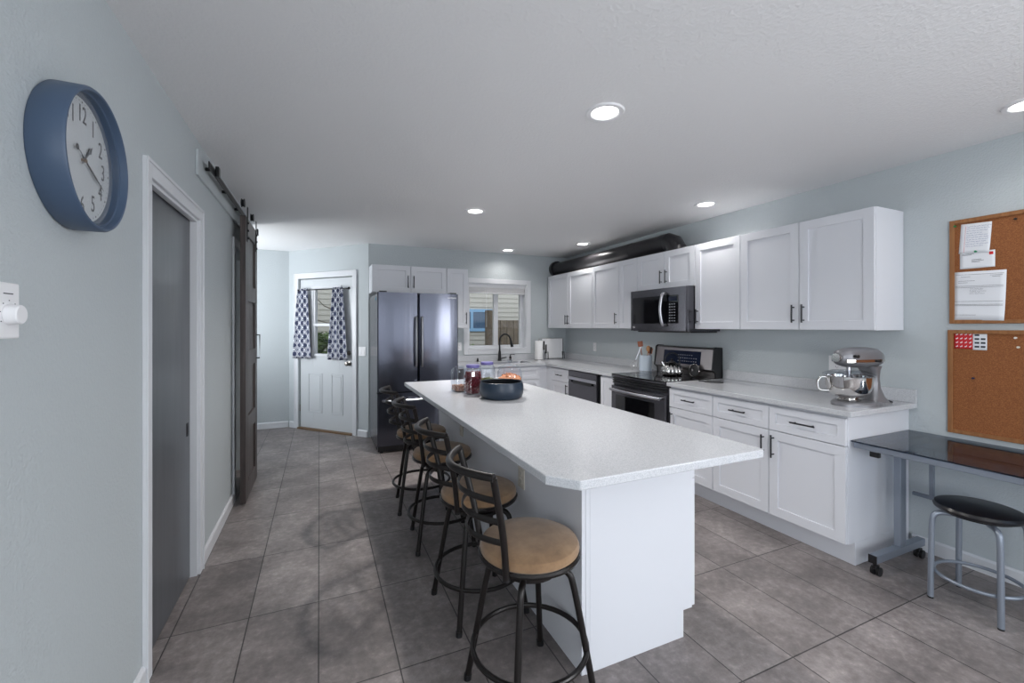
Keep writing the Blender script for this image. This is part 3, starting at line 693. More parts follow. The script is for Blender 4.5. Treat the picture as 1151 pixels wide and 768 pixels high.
# ------------------------------------------------------------------ dishwasher
w_ = 0.606
t_ = thing('dishwasher', 'dark stainless dishwasher with recessed pocket handle, left of the range', 'dishwasher', (2.785, 4.498, 0), R_)
MB().box(0.002, w_-0.002, 0.0, 0.60, 0.10, 0.868).box(0.02, w_-0.02, 0.06, 0.58, 0.0, 0.10).build('tub_body', M['blackplastic'], t_)
w = MB(); w.box(0.004, w_-0.024, -0.035, -0.0005, 0.13, 0.735).box(0.004, w_-0.024, -0.035, -0.0005, 0.80, 0.868).box(0.004, 0.06, -0.03, -0.0005, 0.735, 0.80).box(w_-0.08, w_-0.024, -0.03, -0.0005, 0.735, 0.80).box(0.06, w_-0.08, -0.008, -0.0005, 0.735, 0.80)
o = w.build('door', M['darksteel'], t_)
MB().box(0.004, w_-0.024, -0.048, -0.0355, 0.765, 0.80).build('handle_lip', M['steel'], o, bevel=0.003)
MB().box(0.10, w_-0.12, -0.0365, -0.0355, 0.725, 0.764).build('handle_recess', M['blackplastic'], o)

# ------------------------------------------------------------------ range
t_ = thing('range', 'dark stainless electric range with black glass cooktop between the worktops', 'range', (2.765, 3.63, 0), R_)
w_ = 0.758
MB().box(0.0, w_, 0.0, 0.655, 0.03, 0.888).box(0.02, w_-0.02, 0.05, 0.64, 0, 0.03).build('oven_body', M['darksteel'], t_, bevel=0.002)
pts = [(0.0, 0.60)]+[(u*w_, -0.028-0.028*math.sin(PI*u)) for u in [k/14 for k in range(15)]]+[(w_, 0.60)]
MB().prism(pts, 'z', 0.8885, 0.905).build('cooktop_frame', M['darksteel'], t_, bevel=0.003)
pts = [(0.004, 0.575)]+[(0.004+u*(w_-.008), -0.030-0.028*math.sin(PI*u)) for u in [k/14 for k in range(15)]]+[(w_-.004, 0.575)]
ct = MB().prism(pts, 'z', 0.9055, 0.918).build('cooktop', M['blackglass'], t_, bevel=0.002)
for (bx, by, br_) in ((0.19, 0.14, 0.105), (0.19, 0.41, 0.075), (0.56, 0.14, 0.085), (0.56, 0.41, 0.095)):
    MB().tube([(bx+br_*math.cos(2*PI*k/32), by+br_*math.sin(2*PI*k/32), 0.9182) for k in range(32)], 0.0008, 6, closed=True).build('burner_ring', M['ovengrey'], ct)
w = MB()
for k in range(3): w.prism([(0.004, 0.0)]+[(0.004+u*(w_-.008), -0.020-0.024*math.sin(PI*u)) for u in [j/12 for j in range(13)]]+[(w_-.004, 0.0)], 'z', 0.868-k*0.022, 0.880-k*0.022)
w.build('vent_trim', M['blackplastic'], t_)
def bowed(x0, x1, z0, z1, y=-0.004, bow=0.022, th=0.03):
    o_ = [(x0, y+th)]+[(x0+(x1-x0)*u, y-bow*math.sin(PI*(x0+(x1-x0)*u)/w_)) for u in [j/12 for j in range(13)]]+[(x1, y+th)]
    return MB().prism(o_, 'z', z0, z1)
od = bowed(0.006, w_-0.006, 0.235, 0.80, -0.034, 0.022, 0.033).build('oven_door', M['darksteel'], t_, smooth=True)
bowed(0.085, w_-0.125, 0.30, 0.715, -0.036, 0.0225, 0.01).build('oven_glass', M['blackglass'], od, smooth=True)
o_ = [(0.03+(w_-0.06)*u, -0.075-0.028*math.sin(PI*u), 0.765) for u in [j/12 for j in range(13)]]
w = MB().tube(o_, 0.0, 12, flat=(0.014, 0.009))
for xx in (0.05, w_-0.05): w.cyl((xx, -0.075, 0.765), (xx, -0.034, 0.765), 0.008, 8)
w.build('handle', M['steel'], od, smooth=True)
bowed(0.006, w_-0.006, 0.06, 0.228, -0.034, 0.022, 0.033).build('storage_drawer', M['darksteel'], t_, smooth=True)
prof = [(0.52, 0.905), (0.655, 0.905), (0.655, 1.185), (0.575, 1.195), (0.555, 1.18), (0.528, 0.985), (0.560, 0.965), (0.575, 0.93)]
MB().prism([(0.575, 0.906), (0.655, 0.906), (0.655, 1.19), (0.578, 1.195), (0.556, 1.182), (0.530, 0.99), (0.565, 0.97)], 'x', 0.012, w_-0.012).build('backguard', M['guard'], t_, bevel=0.004)
MB().prism([(0.57, 0.906), (0.658, 0.906), (0.658, 1.197), (0.575, 1.203), (0.55, 1.188), (0.525, 0.99), (0.565, 0.965)], 'x', w_-0.0115, w_).build('side_cap', M['blackplastic'], t_)
MB().prism([(0.57, 0.906), (0.658, 0.906), (0.658, 1.197), (0.575, 1.203), (0.55, 1.188), (0.525, 0.99), (0.565, 0.965)], 'x', 0.0, 0.0115).build('side_cap', M['blackplastic'], t_)
# display panel on the sloping face
e = Vector((0, 0.556-0.530, 1.182-0.99)).normalized(); nrm = Vector((0, -e.z, e.y))
PM = Matrix(((1, 0, 0, 0.16), (0, -nrm.y*-1, e.y, 0.530), (0, -nrm.z*-1, e.z, 0.99), (0, 0, 0, 1)))
def on_guard(x0, x1, a, b, th, off=0.0):
    o0 = Vector((0, 0.530, 0.99)); q = []
    for tt in (off, off+th):
        for (xx, s__) in ((x0, a), (x1, a), (x1, b), (x0, b)):
            p = o0+e*s__+nrm*tt; q.append((xx, p.y, p.z))
    m_ = MB(); v_ = [m_._v(p) for p in q]
    for f in [(3,2,1,0),(4,5,6,7),(0,1,5,4),(1,2,6,5),(2,3,7,6),(3,0,4,7)]: m_._f([v_[i] for i in f])
    return m_
dp = on_guard(0.13, 0.61, 0.035, 0.165, 0.004).build('display_panel', M['display'], t_, bevel=0.002)
w = None
bm_all = bmesh.new()
for r__ in range(3):
    for c__ in range(9):
        if r__ == 2 and c__ > 6: continue
        xx = 0.33+c__*0.028; zz = 0.06+r__*0.03
        m2 = on_guard(xx, xx+0.010, zz, zz+0.008, 0.0006, 0.0045); me_ = bpy.data.meshes.new('x'); m2.bm.to_mesh(me_); m2.bm.free(); bm_all.from_mesh(me_); bpy.data.meshes.remove(me_)
w = MB(); w.bm.free(); w.bm = bm_all; w.build('touch_marks', M['steel'], dp)

# ------------------------------------------------------------------ microwave
t_ = thing('microwave', 'dark stainless over-the-range microwave with curved handle under the short cabinet', 'microwave', (3.0, 3.655, 1.35), R_)
w_ = 0.745; h_ = 0.415; dd = XR-3.0-0.003
MB().box(0, w_, 0.035, dd, 0, h_).build('housing', M['darksteel'], t_, bevel=0.004)
MB().box(0.02, w_-0.02, 0.08, dd-0.02, -0.012, -0.0005).build('filter_plate', M['blackplastic'], t_)
def mwb(x0, x1, z0, z1, y, bow, th=0.03):
    o_ = [(x0, y+th)]+[(x0+(x1-x0)*u, y-bow*math.sin(PI*(x0+(x1-x0)*u)/w_)) for u in [j/12 for j in range(13)]]+[(x1, y+th)]
    return MB().prism(o_, 'z', z0, z1)
fr_ = mwb(0.0, w_-0.075, 0.004, h_-0.004, 0.004, 0.008).build('door', M['darksteel'], t_, smooth=True)
mwb(0.03, w_-0.085, 0.075, h_-0.075, 0.0015, 0.008, 0.01).build('door_glass', M['blackglass'], fr_, smooth=True)
mwb(w_-0.074, w_, 0.004, h_-0.004, 0.004, 0.008).build('control_strip', M['darksteel'], t_, smooth=True)
w = MB()
for r__ in range(7):
    for c__ in range(3):
        xx = w_-0.190+c__*0.030; zz = 0.095+r__*0.026
        w.box(xx, xx+0.013, -0.0090, -0.0050, zz, zz+0.007)
w.build('keypad', M['steel'], t_)
MB().box(w_-0.195, w_-0.10, -0.0088, -0.005, 0.285, 0.325).build('clock_display', M['display'], t_)
MB().tube(catmull([(w_-0.235, -0.004, 0.355), (w_-0.24, -0.045, 0.345), (w_-0.25, -0.062, 0.21), (w_-0.24, -0.045, 0.07), (w_-0.235, -0.004, 0.06)], 6), 0.0, 12, flat=(0.012, 0.016)).build('handle', M['steel'], fr_, smooth=True)
w = MB(); text_into(w, 'LG', 0.026, Matrix.Translation((0.05, 0.0015, 0.038)) @ Matrix.Rotation(PI/2, 4, 'X'), 0.001); w.build('badge', M['white'], fr_)

# ------------------------------------------------------------------ duct above the cabinets
t_ = thing('exhaust_duct', 'black round exhaust duct lying along the top of the wall cabinets', 'duct', (3.26, 5.69, 2.255))
MB().tube([(0, 0, 0), (0, -2.25, 0)], 0.088, 28).build('pipe', M['duct'], t_, smooth=True)
MB().tube([(0, 0.005, 0), (0, -0.05, 0)], 0.118, 28).build('collar', M['duct'], t_, smooth=True, bevel=0.004)
w = MB(); w.tube([(0, -2.235, 0), (0, -2.31, 0), (0, -2.38, -0.03), (0, -2.42, -0.09), (0, -2.425, -0.117)], 0.094, 28)
w.build('elbow', M['duct'], t_)
for yy in (-0.9, -1.75): MB().tube([(0, yy, 0), (0, yy-0.012, 0)], 0.0905, 28).build('seam_band', M['duct'], t_)

# ------------------------------------------------------------------ bar stools
def ring_pts(r, z, n=40, c=(0, 0)): return [(c[0]+r*math.cos(2*PI*k/n), c[1]+r*math.sin(2*PI*k/n), z) for k in range(n)]
def make_stool():
    t = thing('bar_stool', '', 'bar stool', (0, 0, 0), 0, 'bar stools along the island')
    MB().lathe([(0, 0.547), (0.178, 0.547), (0.188, 0.556), (0.190, 0.570), (0.183, 0.585), (0.160, 0.597), (0.10, 0.604), (0, 0.606)], seg=48).build('seat_cushion', M['suede'], t, smooth=True)
    MB().lathe([(0.0, 0.534), (0.183, 0.534), (0.193, 0.536), (0.196, 0.545), (0.190, 0.553), (0.178, 0.5465), (0, 0.5465)], seg=48).build('seat_frame', M['bronze'], t, smooth=True)
    MB().cyl((0, 0, 0.49), (0, 0, 0.534), 0.085, 24).cyl((0, 0, 0.475), (0, 0, 0.49), 0.11, 24).build('swivel_plate', M['bronze'], t, smooth=True)
    leg0 = None
    for k in range(4):
        a = PI/4+k*PI/2
        if leg0 is None:
            p = catmull([(0.05, 0, 0.485), (0.115, 0, 0.485), (0.150, 0, 0.470), (0.168, 0, 0.425), (0.200, 0, 0.27), (0.249, 0, 0.012)], 6)
            leg0 = MB().tube(p, 0.0125, 12).build('leg', M['bronze'], t, smooth=True)
            cap = MB().tube([(0.2475, 0, 0.022), (0.250, 0, 0.0)], 0.0155, 12).build('foot_cap', M['blackplastic'], leg0, smooth=True); lg = leg0
        else:
            lg = leg0.copy(); C.objects.link(lg); lg.parent = t; cc = cap.copy(); C.objects.link(cc); cc.parent = lg
        lg.rotation_euler = (0, 0, a)
    MB().tube(ring_pts(0.217, 0.19), 0.010, 10, closed=True).build('footrest_ring', M['bronze'], t, smooth=True)
    B0, T0 = Vector((-0.150, 0.125, 0.528)), Vector((-0.220, 0.182, 0.903))
    for s in (1, -1):
        b = Vector((B0.x, s*B0.y, B0.z)); tt = Vector((T0.x, s*T0.y, T0.z)); md = b.lerp(tt, 0.45)+Vector((0.008, 0, 0))
        po = MB().tube(catmull([b, md, tt], 6), 0.0, 12, flat=(0.0125, 0.0125)).build('back_post', M['bronze'], t, smooth=True)
        MB().cyl(b-Vector((0, 0, 0.004)), b+Vector((0, 0, 0.006)), 0.0135, 12).build('end_plug', M['blackplastic'], po, smooth=True)
    def arc(z, bow, ext=0.0, n=14):
        u = (z-B0.z)/(T0.z-B0.z); x = B0.x+(T0.x-B0.x)*u; y = B0.y+(T0.y-B0.y)*u+ext
        return [(x-bow*math.cos(PI/2*(2*k/n-1))**0.9, y*(2*k/n-1), z) for k in range(n+1)]
    a = arc(0.908, 0.088, 0.006); a = [(x, y, z) for x, y, z in a]
    MB().tube(a, 0.0, 12, flat=(0.0135, 0.0135)).build('top_rail', M['bronze'], t, smooth=True)
    for z in (0.822, 0.745, 0.668):
        MB().tube(arc(z, 0.070, -0.004), 0.0, 8, flat=(0.0115, 0.0045)).build('back_slat', M['bronze'], t, smooth=True)
    return t
st = make_stool()
spots = [((0.735, 1.485), 0.0, 7.7, 'tan suede swivel bar stool nearest to the camera, at the clipped island corner'),
         ((0.737, 2.065), 0.0, 4.4, 'second nearest tan suede swivel bar stool on the left side of the island'),
         ((0.742, 2.800), 0.0, -5.5, 'third nearest tan suede swivel bar stool on the left side of the island'),
         ((0.738, 3.410), 0.0, -6.7, 'tan suede swivel bar stool farthest from the camera, next to the refrigerator')]
for i, ((x, y), rz, lr, lab) in enumerate(spots):
    o = st if i == 0 else dup_tree(st, (x, y, 0))
    o.location = (x, y, 0); o.rotation_euler = (0, 0, math.radians(rz)); o['label'] = lab
    k = 0
    for ch in o.children:
        if ch.name.startswith('leg'):
            ch.rotation_euler = (0, 0, PI/4+k*PI/2+math.radians(lr)); k += 1

# ------------------------------------------------------------------ things on the island
t_ = thing('bowl', 'large round navy blue bowl with a dark inside on the island worktop', 'bowl', (1.128, 2.705, CZ1))
MB().lathe([(0, 0), (0.122, 0), (0.137, 0.010), (0.147, 0.035), (0.150, 0.062), (0.148, 0.088), (0.143, 0.110), (0.139, 0.112), (0.136, 0.106)], seg=56).build('outer_bowl', M['navy'], t_, smooth=True)
MB().lathe([(0.1358, 0.107), (0.140, 0.085), (0.142, 0.06), (0.137, 0.035), (0.11, 0.012), (0, 0.010)], seg=56).build('bowl_lining', M['navyin'], t_, smooth=True)
def square_jar(loc, rz, w_, h_, label, fill, fh, lid, lumps, seed):
    t = thing('storage_jar', label, 'jar', loc, rz, 'glass jars on the island')
    def sec(s, z, r=0.018): return [(p[0], p[1], z) for p in rrect(s, s, min(r, s/2-0.001), 5)]
    m_ = MB(); m_.loft([sec(w_-0.01, 0), sec(w_, 0.008), sec(w_, h_-0.022), sec(w_*0.95, h_-0.008, 0.03), sec(w_*0.90, h_, 0.035)], caps=False)
    m_.quad([(p[0], p[1], 0.0005) for p in rrect(w_-0.01, w_-0.01, 0.018, 5)])
    m_.build('glass_body', M['jar'], t, smooth=True)
    rnd = random.Random(seed); f_ = MB()
    f_.loft([sec(w_-0.030, 0.005), sec(w_-0.030, fh*0.9), sec(w_*0.7, fh)])
    for k in range(lumps):
        x, y = [rnd.uniform(-(w_/2-0.016), w_/2-0.016) for _ in range(2)]; z = rnd.uniform(fh*0.86, fh*1.02); r = rnd.uniform(0.006, 0.010)
        f_.lathe([(0, -r), (r*0.8, -r*0.5), (r, 0), (r*0.7, r*0.6), (0, r*0.9)], (x, y, z), 7)
    for k in range(lumps*int(2+fh*60)):
        a = rnd.randrange(4); u = rnd.uniform(-(w_/2-0.014), w_/2-0.014); r = rnd.uniform(0.005, 0.009); e_ = w_/2-0.0045-r
        x, y = ((e_, u), (-e_, u), (u, e_), (u, -e_))[a]; z = rnd.uniform(0.012, fh)
        f_.lathe([(0, -r), (r*0.8, -r*0.5), (r, 0), (r*0.7, r*0.6), (0, r*0.9)], (x, y, z), 6)
    c = f_.build('contents', M[fill], t, smooth=False); c['kind'] = 'stuff'
    if lid:
        MB().lathe([(0, 0), (w_*0.43, 0), (w_*0.46, 0.004), (w_*0.46, 0.018), (w_*0.43, 0.022), (0, 0.023)], (0, 0, h_+0.001), 32).build('lid', M['purple'], t, smooth=True)
    else:
        MB().lathe([(0, 0), (w_*0.37, 0), (w_*0.38, 0.004), (w_*0.3, 0.012), (0, 0.014)], (0, 0, h_+0.001), 32).build('lid', M['jar'], t, smooth=True)
    return t
square_jar((0.955, 3.10, CZ1), 0.2, 0.105, 0.175, 'low clear glass jar with a few brown nuts, leftmost on the island', 'nuts', 0.045, False, 24, 1)
square_jar((1.008, 2.955, CZ1), 0.15, 0.108, 0.185, 'square glass jar of dark red dried cranberries with purple lid', 'cranberry', 0.155, True, 30, 2)
square_jar((1.185, 3.135, CZ1), -0.1, 0.108, 0.185, 'square glass jar of green seeds with purple lid, behind the navy bowl', 'greenseed', 0.080, True, 30, 3)
t_ = thing('storage_jar', 'wide round glass jar of orange crackers with a knobbed glass lid', 'jar', (1.345, 3.06, CZ1), 0, 'glass jars on the island')
MB().lathe([(0, 0.0005), (0.085, 0.0005), (0.094, 0.012), (0.096, 0.09), (0.094, 0.135), (0.084, 0.150), (0.082, 0.156)], seg=40).build('glass_body', M['jar'], t_, smooth=True)
MB().lathe([(0.090, 0.157), (0.088, 0.165), (0.055, 0.182), (0.018, 0.195), (0.010, 0.203), (0.018, 0.214), (0.019, 0.224), (0.010, 0.233), (0, 0.234)], seg=32).build('lid', M['jar'], t_, smooth=True)
f_ = MB(); rnd = random.Random(5); f_.lathe([(0, 0.004), (0.082, 0.004), (0.088, 0.03), (0.088, 0.085), (0.06, 0.10), (0, 0.115)], seg=32)
for k in range(46):
    a = rnd.uniform(0, 2*PI); r = rnd.uniform(0, 0.074); z = 0.112-r*0.33+rnd.uniform(-.003, .01); q = rnd.uniform(0.008, 0.012)
    f_.at(Matrix.Translation((r*math.cos(a), r*math.sin(a), z)) @ Matrix.Rotation(rnd.uniform(0, 3), 4, 'X') @ Matrix.Rotation(rnd.uniform(0, 3), 4, 'Y')).box(-q, q, -q*0.8, q*0.8, -0.003, 0.003)
c_ = f_.at(Matrix()).build('contents', M['snack'], t_); c_['kind'] = 'stuff'

# ------------------------------------------------------------------ stand mixer
def ell(cx, cz, ry, rz_, x, n=28, p=2.4):
    out = []
    for k in range(n):
        a = 2*PI*k/n; ca, sa = math.cos(a), math.sin(a)
        out.append((x, math.copysign(abs(ca)**(2/p), ca)*ry+cx, cz+math.copysign(abs(sa)**(2/p), sa)*rz_))
    return out
t_ = thing('stand_mixer', 'silver grey stand mixer with polished steel bowl on the right worktop', 'mixer', (3.05, 1.572, CZ1), math.radians(-9))
t_.scale = (1.06, 1.06, 1.0)
# local +x: towards the column (image right), -x: bowl side
w = MB()
base_o = []
for k in range(44):
    a = 2*PI*k/44; rx = 0.165 if math.cos(a) < 0 else 0.150; ry = 0.105 if math.cos(a) < 0 else 0.095
    base_o.append((rx*math.cos(a)-0.0, ry*math.sin(a)))
w.loft([[(x, y, 0.0) for x, y in base_o], [(x, y, 0.014) for x, y in base_o], [(x*0.95, y*0.93, 0.024) for x, y in base_o], [(x*0.90, y*0.86, 0.027) for x, y in base_o]])
w.build('base', M['mixer'], t_, smooth=True)
w = MB(); secs = []
for z, x0_, x1_, ry in ((0.018, 0.02, 0.150, 0.080), (0.05, 0.045, 0.135, 0.062), (0.10, 0.062, 0.122, 0.050), (0.16, 0.066, 0.115, 0.047), (0.21, 0.055, 0.118, 0.050), (0.238, 0.03, 0.125, 0.054)):
    secs.append([(p[0], p[1], z) for p in rrect(x1_-x0_, 2*ry, min((x1_-x0_)/2-.002, 0.024), 5, (x0_+x1_)/2, 0)])
w.loft(secs); w.build('column', M['mixer'], t_, smooth=True)
w = MB(); hs = []
for x, rz_, ry, cz in ((-0.158, 0.006, 0.006, 0.292), (-0.155, 0.030, 0.032, 0.292), (-0.140, 0.047, 0.046, 0.292), (-0.10, 0.058, 0.056, 0.292), (-0.03, 0.064, 0.062, 0.292), (0.05, 0.064, 0.062, 0.291), (0.105, 0.058, 0.057, 0.289), (0.140, 0.043, 0.046, 0.286), (0.158, 0.022, 0.028, 0.283), (0.162, 0.006, 0.006, 0.282)):
    hs.append(ell(0, cz, ry, rz_, x))
w.loft(hs); w.build('motor_head', M['mixer'], t_, smooth=True)
w = MB(); ts = []
for x, ry in ((-0.145, 0.045), (-0.10, 0.0585), (-0.03, 0.0645), (0.05, 0.0645), (0.105, 0.0595), (0.140, 0.048)):
    ts.append([(x, -ry-.001, 0.266), (x, ry+.001, 0.266), (x, ry+.001, 0.282), (x, -ry-.001, 0.282)])
w.loft(ts); w.build('trim_band', M['chrome'], t_)
MB().tube([(-0.150, 0, 0.292), (-0.172, 0, 0.292)], 0.026, 20).build('attachment_hub', M['chrome'], t_, smooth=True)
MB().cyl((-0.10, -0.052, 0.303), (-0.10, -0.075, 0.303), 0.010, 12).build('hub_knob', M['blackplastic'], t_)
MB().cyl((0.06, -0.058, 0.272), (0.06, -0.078, 0.272), 0.008, 12).build('speed_lever', M['blackplastic'], t_)
MB().lathe([(0.0, 0.030), (0.055, 0.030), (0.060, 0.036), (0.044, 0.046), (0.075, 0.058), (0.100, 0.085), (0.112, 0.125), (0.115, 0.178), (0.119, 0.182), (0.115, 0.1825), (0.110, 0.178), (0.106, 0.13), (0.09, 0.085), (0, 0.062)], (-0.075, 0, 0), 48).build('mixing_bowl', M['chrome'], t_, smooth=True)
MB().at(Matrix.Translation((-0.075, 0, 0)) @ Matrix.Rotation(math.radians(-22), 4, 'Z')).tube(catmull([(-0.113, 0, 0.168), (-0.15, 0, 0.172), (-0.170, 0, 0.135), (-0.158, 0, 0.095), (-0.104, 0, 0.090)], 6), 0.0, 10, flat=(0.004, 0.010)).build('bowl_handle', M['chrome'], t_, smooth=True)
MB().cyl((-0.075, 0, 0.10), (-0.075, 0, 0.235), 0.012, 12).tube([(-0.075, 0.0, 0.20), (-0.075, 0.05, 0.16), (-0.075, 0.04, 0.11), (-0.075, 0, 0.09), (-0.075, -0.04, 0.11), (-0.075, -0.05, 0.16), (-0.075, 0, 0.20)], 0.005, 8).build('beater', M['steel'], t_, smooth=True)
MB().lathe([(0.122, 0.184), (0.126, 0.192), (0.080, 0.212), (0.05, 0.214)], (-0.075, 0, 0), 40).build('pouring_shield', M['jar'], t_, smooth=True)
MB().tube(catmull([(0.14, 0.03, 0.05), (0.19, 0.02, 0.03), (0.24, -0.02, 0.006), (0.25, 0.04, 0.006), (0.18, 0.08, 0.006)], 6), 0.0035, 8).build('power_cord', M['blackplastic'], t_, smooth=True)

# ------------------------------------------------------------------ kettle, pad, crock
t_ = thing('tea_kettle', 'ribbed shiny steel tea kettle with arched handle on the range cooktop', 'kettle', (3.16, 3.235, 0.919), math.radians(-30))
t_.scale = (1.0, 1.0, 1.18)
MB().lathe([(0, 0), (0.075, 0), (0.090, 0.008), (0.098, 0.028), (0.094, 0.052), (0.080, 0.078), (0.055, 0.098), (0.032, 0.106), (0.030, 0.109)], seg=96, flute=(0.10, 14)).build('body', M['chrome'], t_, smooth=True)
MB().lathe([(0, 0.105), (0.034, 0.106), (0.030, 0.114), (0.012, 0.118), (0.008, 0.126), (0.013, 0.134), (0, 0.138)], seg=24).build('lid', M['black'], t_, smooth=True)
MB().tube([(-0.070, 0, 0.070), (-0.088, 0, 0.095), (-0.100, 0, 0.112)], [0.018, 0.014, 0.012], 14).build('spout', M['chrome'], t_, smooth=True)
MB().tube(catmull([(-0.062, 0, 0.085), (-0.064, 0, 0.135), (-0.035, 0, 0.175), (0.02, 0, 0.182), (0.066, 0, 0.150), (0.074, 0, 0.085)], 6), 0.0, 10, flat=(0.006, 0.010)).build('handle', M['black'], t_, smooth=True)
t_ = thing('pot_lid', 'black round pot lid with bright rim leaning on the range backguard', 'pot lid', (3.245, 3.05, 0.919), math.radians(-90))
LMt = Matrix.Rotation(math.radians(-10), 4, 'X')
w = MB().at(LMt).lathe([(0, 0.006), (0.03, 0.006), (0.052, 0.002), (0.058, 0)], (0, 0, 0.062), 32, '-y'); w.lathe([(0.058, 0), (0.0, -0.001)], (0, 0, 0.062), 32, '-y')
w.at(Matrix()).build('lid_plate', M['black'], t_, smooth=True)
w = MB().at(LMt); w.tube([(0.059*math.cos(2*PI*k/32), 0, 0.062+0.059*math.sin(2*PI*k/32)) for k in range(32)], 0.0025, 8, closed=True); w.at(Matrix()).build('rim', M['chrome'], t_, smooth=True)
w = MB().at(LMt); w.cyl((0, -0.004, 0.062), (0, -0.022, 0.062), 0.012, 14); w.at(Matrix()).build('knob', M['chrome'], t_, smooth=True)
w = MB(); pts = rrect(0.15, 0.13, 0.055, 6); w.prism(pts, 'z', 0, 0.008); w.tube([(0.07, 0, 0.006), (0.12, 0.01, 0.008)], 0.006, 8)
for k in range(5): w.box(-0.055, 0.055, -0.045+k*0.02, -0.037+k*0.02, 0.008, 0.011)
o = w.build('spoon_rest', M['grate'], bevel=0.001, loc=(3.11, 2.70, CZ1)); o.rotation_euler = (0, 0, 2.3); tag(o, 'dark grey ribbed spoon rest lying on the worktop just right of the range', 'spoon rest')
t_ = thing('utensil_crock', 'pale blue stoneware utensil crock left of the range', 'crock', (3.255, 3.72, CZ1))
MB().lathe([(0, 0), (0.064, 0), (0.068, 0.004), (0.068, 0.165), (0.066, 0.17), (0.060, 0.168), (0.060, 0.012), (0, 0.010)], seg=40).build('pot', M['crock'], t_, smooth=True)
def utensil(kind, label, mat_, x, y, lean, ang, L, head):
    t = thing(kind, label, 'utensil', (3.255+x, 3.72+y, CZ1+0.012), ang, 'utensils in the crock')
    rot = Matrix.Rotation(lean, 4, 'Y')
    w = MB().at(rot); w.cyl((0, 0, 0), (0, 0, L), 0.005, 8); w.at(Matrix()).build('shaft', M[mat_], t, smooth=True)
    w = MB().at(rot)
    if head == 'spoon': w.lathe([(0, -0.035), (0.015, -0.028), (0.024, 0), (0.018, 0.025), (0, 0.035)], (0, 0, L+0.03), 16)
    elif head == 'spatula': w.prism([(-0.026, L-0.005), (0.026, L-0.005), (0.028, L+0.055), (-0.028, L+0.055)], 'y', -0.004, 0.004)
    else: w.cyl((0, 0, L-0.02), (0, 0, L+0.05), 0.010, 10)
    w.at(Matrix()).build('head', M[mat_ if head != 'grip' else 'blackplastic'], t, smooth=True, bevel=0.0)
utensil('wooden_spatula', 'reddish wooden spatula, tallest in the utensil crock', 'redwood', -0.01, 0.02, 0.12, 2.4, 0.255, 'spatula')
utensil('wooden_spoon', 'light wooden spoon standing in the utensil crock', 'lightwood', 0.0, -0.01, 0.10, -1.0, 0.20, 'spoon')
utensil('spatula', 'dark red spatula standing on the right in the utensil crock', 'redwood', 0.01, -0.02, 0.16, -1.3, 0.185, 'spatula')
utensil('knife', 'black handled utensil standing at the right edge of the crock', 'steel', 0.02, -0.025, 0.18, -1.6, 0.20, 'grip')
t_ = thing('whisk', 'steel whisk leaning against the left side of the utensil crock', 'whisk', (3.13, 3.795, CZ1+0.004), math.radians(-40))
rot = Matrix.Rotation(math.radians(20), 4, 'Y')
w = MB().at(rot)
for k in range(4):
    a = k*PI/4
    w.tube(catmull([(0.006*math.cos(a), 0.006*math.sin(a), 0.12), (0.028*math.cos(a), 0.028*math.sin(a), 0.06), (0.02*math.cos(a), 0.02*math.sin(a), 0.014), (0, 0, 0.004), (-0.02*math.cos(a), -0.02*math.sin(a), 0.014), (-0.028*math.cos(a), -0.028*math.sin(a), 0.06), (-0.006*math.cos(a), -0.006*math.sin(a), 0.12)], 4), 0.0013, 6)
w.at(Matrix()).build('wires', M['chrome'], t_, smooth=True)
MB().cyl(rot @ Vector((0, 0, 0.115)), rot @ Vector((0, 0, 0.27)), 0.007, 10).build('grip', M['steel'], t_, smooth=True)

# paper towel and corner board
t_ = thing('paper_towel_holder', 'upright steel paper towel holder with a white roll in the counter corner', 'paper towel', (2.875, 5.50, CZ1))
MB().lathe([(0, 0), (0.075, 0), (0.075, 0.006), (0.01, 0.010), (0.006, 0.014), (0.006, 0.285), (0.012, 0.29), (0.014, 0.30), (0, 0.308)], seg=32).build('stand', M['chrome'], t_, smooth=True)
MB().lathe([(0.018, 0.012), (0.058, 0.012), (0.059, 0.015), (0.059, 0.273), (0.058, 0.276), (0.018, 0.276), (0.018, 0.012)], seg=40).build('paper_roll', M['towel'], t_, smooth=True)
t_ = thing('upright_griddle', 'white rectangular slab standing upright on black feet in the counter corner', 'griddle', (3.17, 5.62, CZ1), math.radians(-4))
MB().box(-0.175, 0.155, -0.016, 0.016, 0.012, 0.305).build('slab', M['white'], t_, bevel=0.006)
MB().box(0.1555, 0.164, -0.016, 0.016, 0.05, 0.30).box(-0.175, 0.155, -0.016, 0.016, 0.3055, 0.310).build('edge_strip', M['blackplastic'], t_, bevel=0.002)
for x in (-0.13, -0.085, 0.150, 0.178):
    MB().tube([(x, -0.020, 0.0), (x-0.004, -0.026, 0.05), (x-0.006, -0.022, 0.11)], 0.006, 8).build('foot', M['blackplastic'], t_, smooth=True)
for x, z1 in ((2.965, 0.27), (3.0, 0.22)):
    t_ = thing('kitchen_knife', 'black handled knife standing %s beside the paper towel roll' % ('closest' if x < 2.98 else 'second'), 'knife', (x, 5.52, CZ1), 0.3, 'black handled knives by the paper towel')
    MB().box(-0.009, 0.009, -0.003, 0.003, 0.0, z1-0.13).build('blade', M['steel'], t_)
    MB().box(-0.011, 0.011, -0.008, 0.008, z1-0.1295, z1).build('handle', M['blackplastic'], t_, bevel=0.004)

# ------------------------------------------------------------------ clock
t_ = thing('wall_clock', 'round slate blue wall clock with white numbered dial on the left wall', 'clock'); CM = Matrix.Translation((XL+0.0005, 1.558, 1.852)) @ RZ90
t_.matrix_world = CM
R0 = 0.191
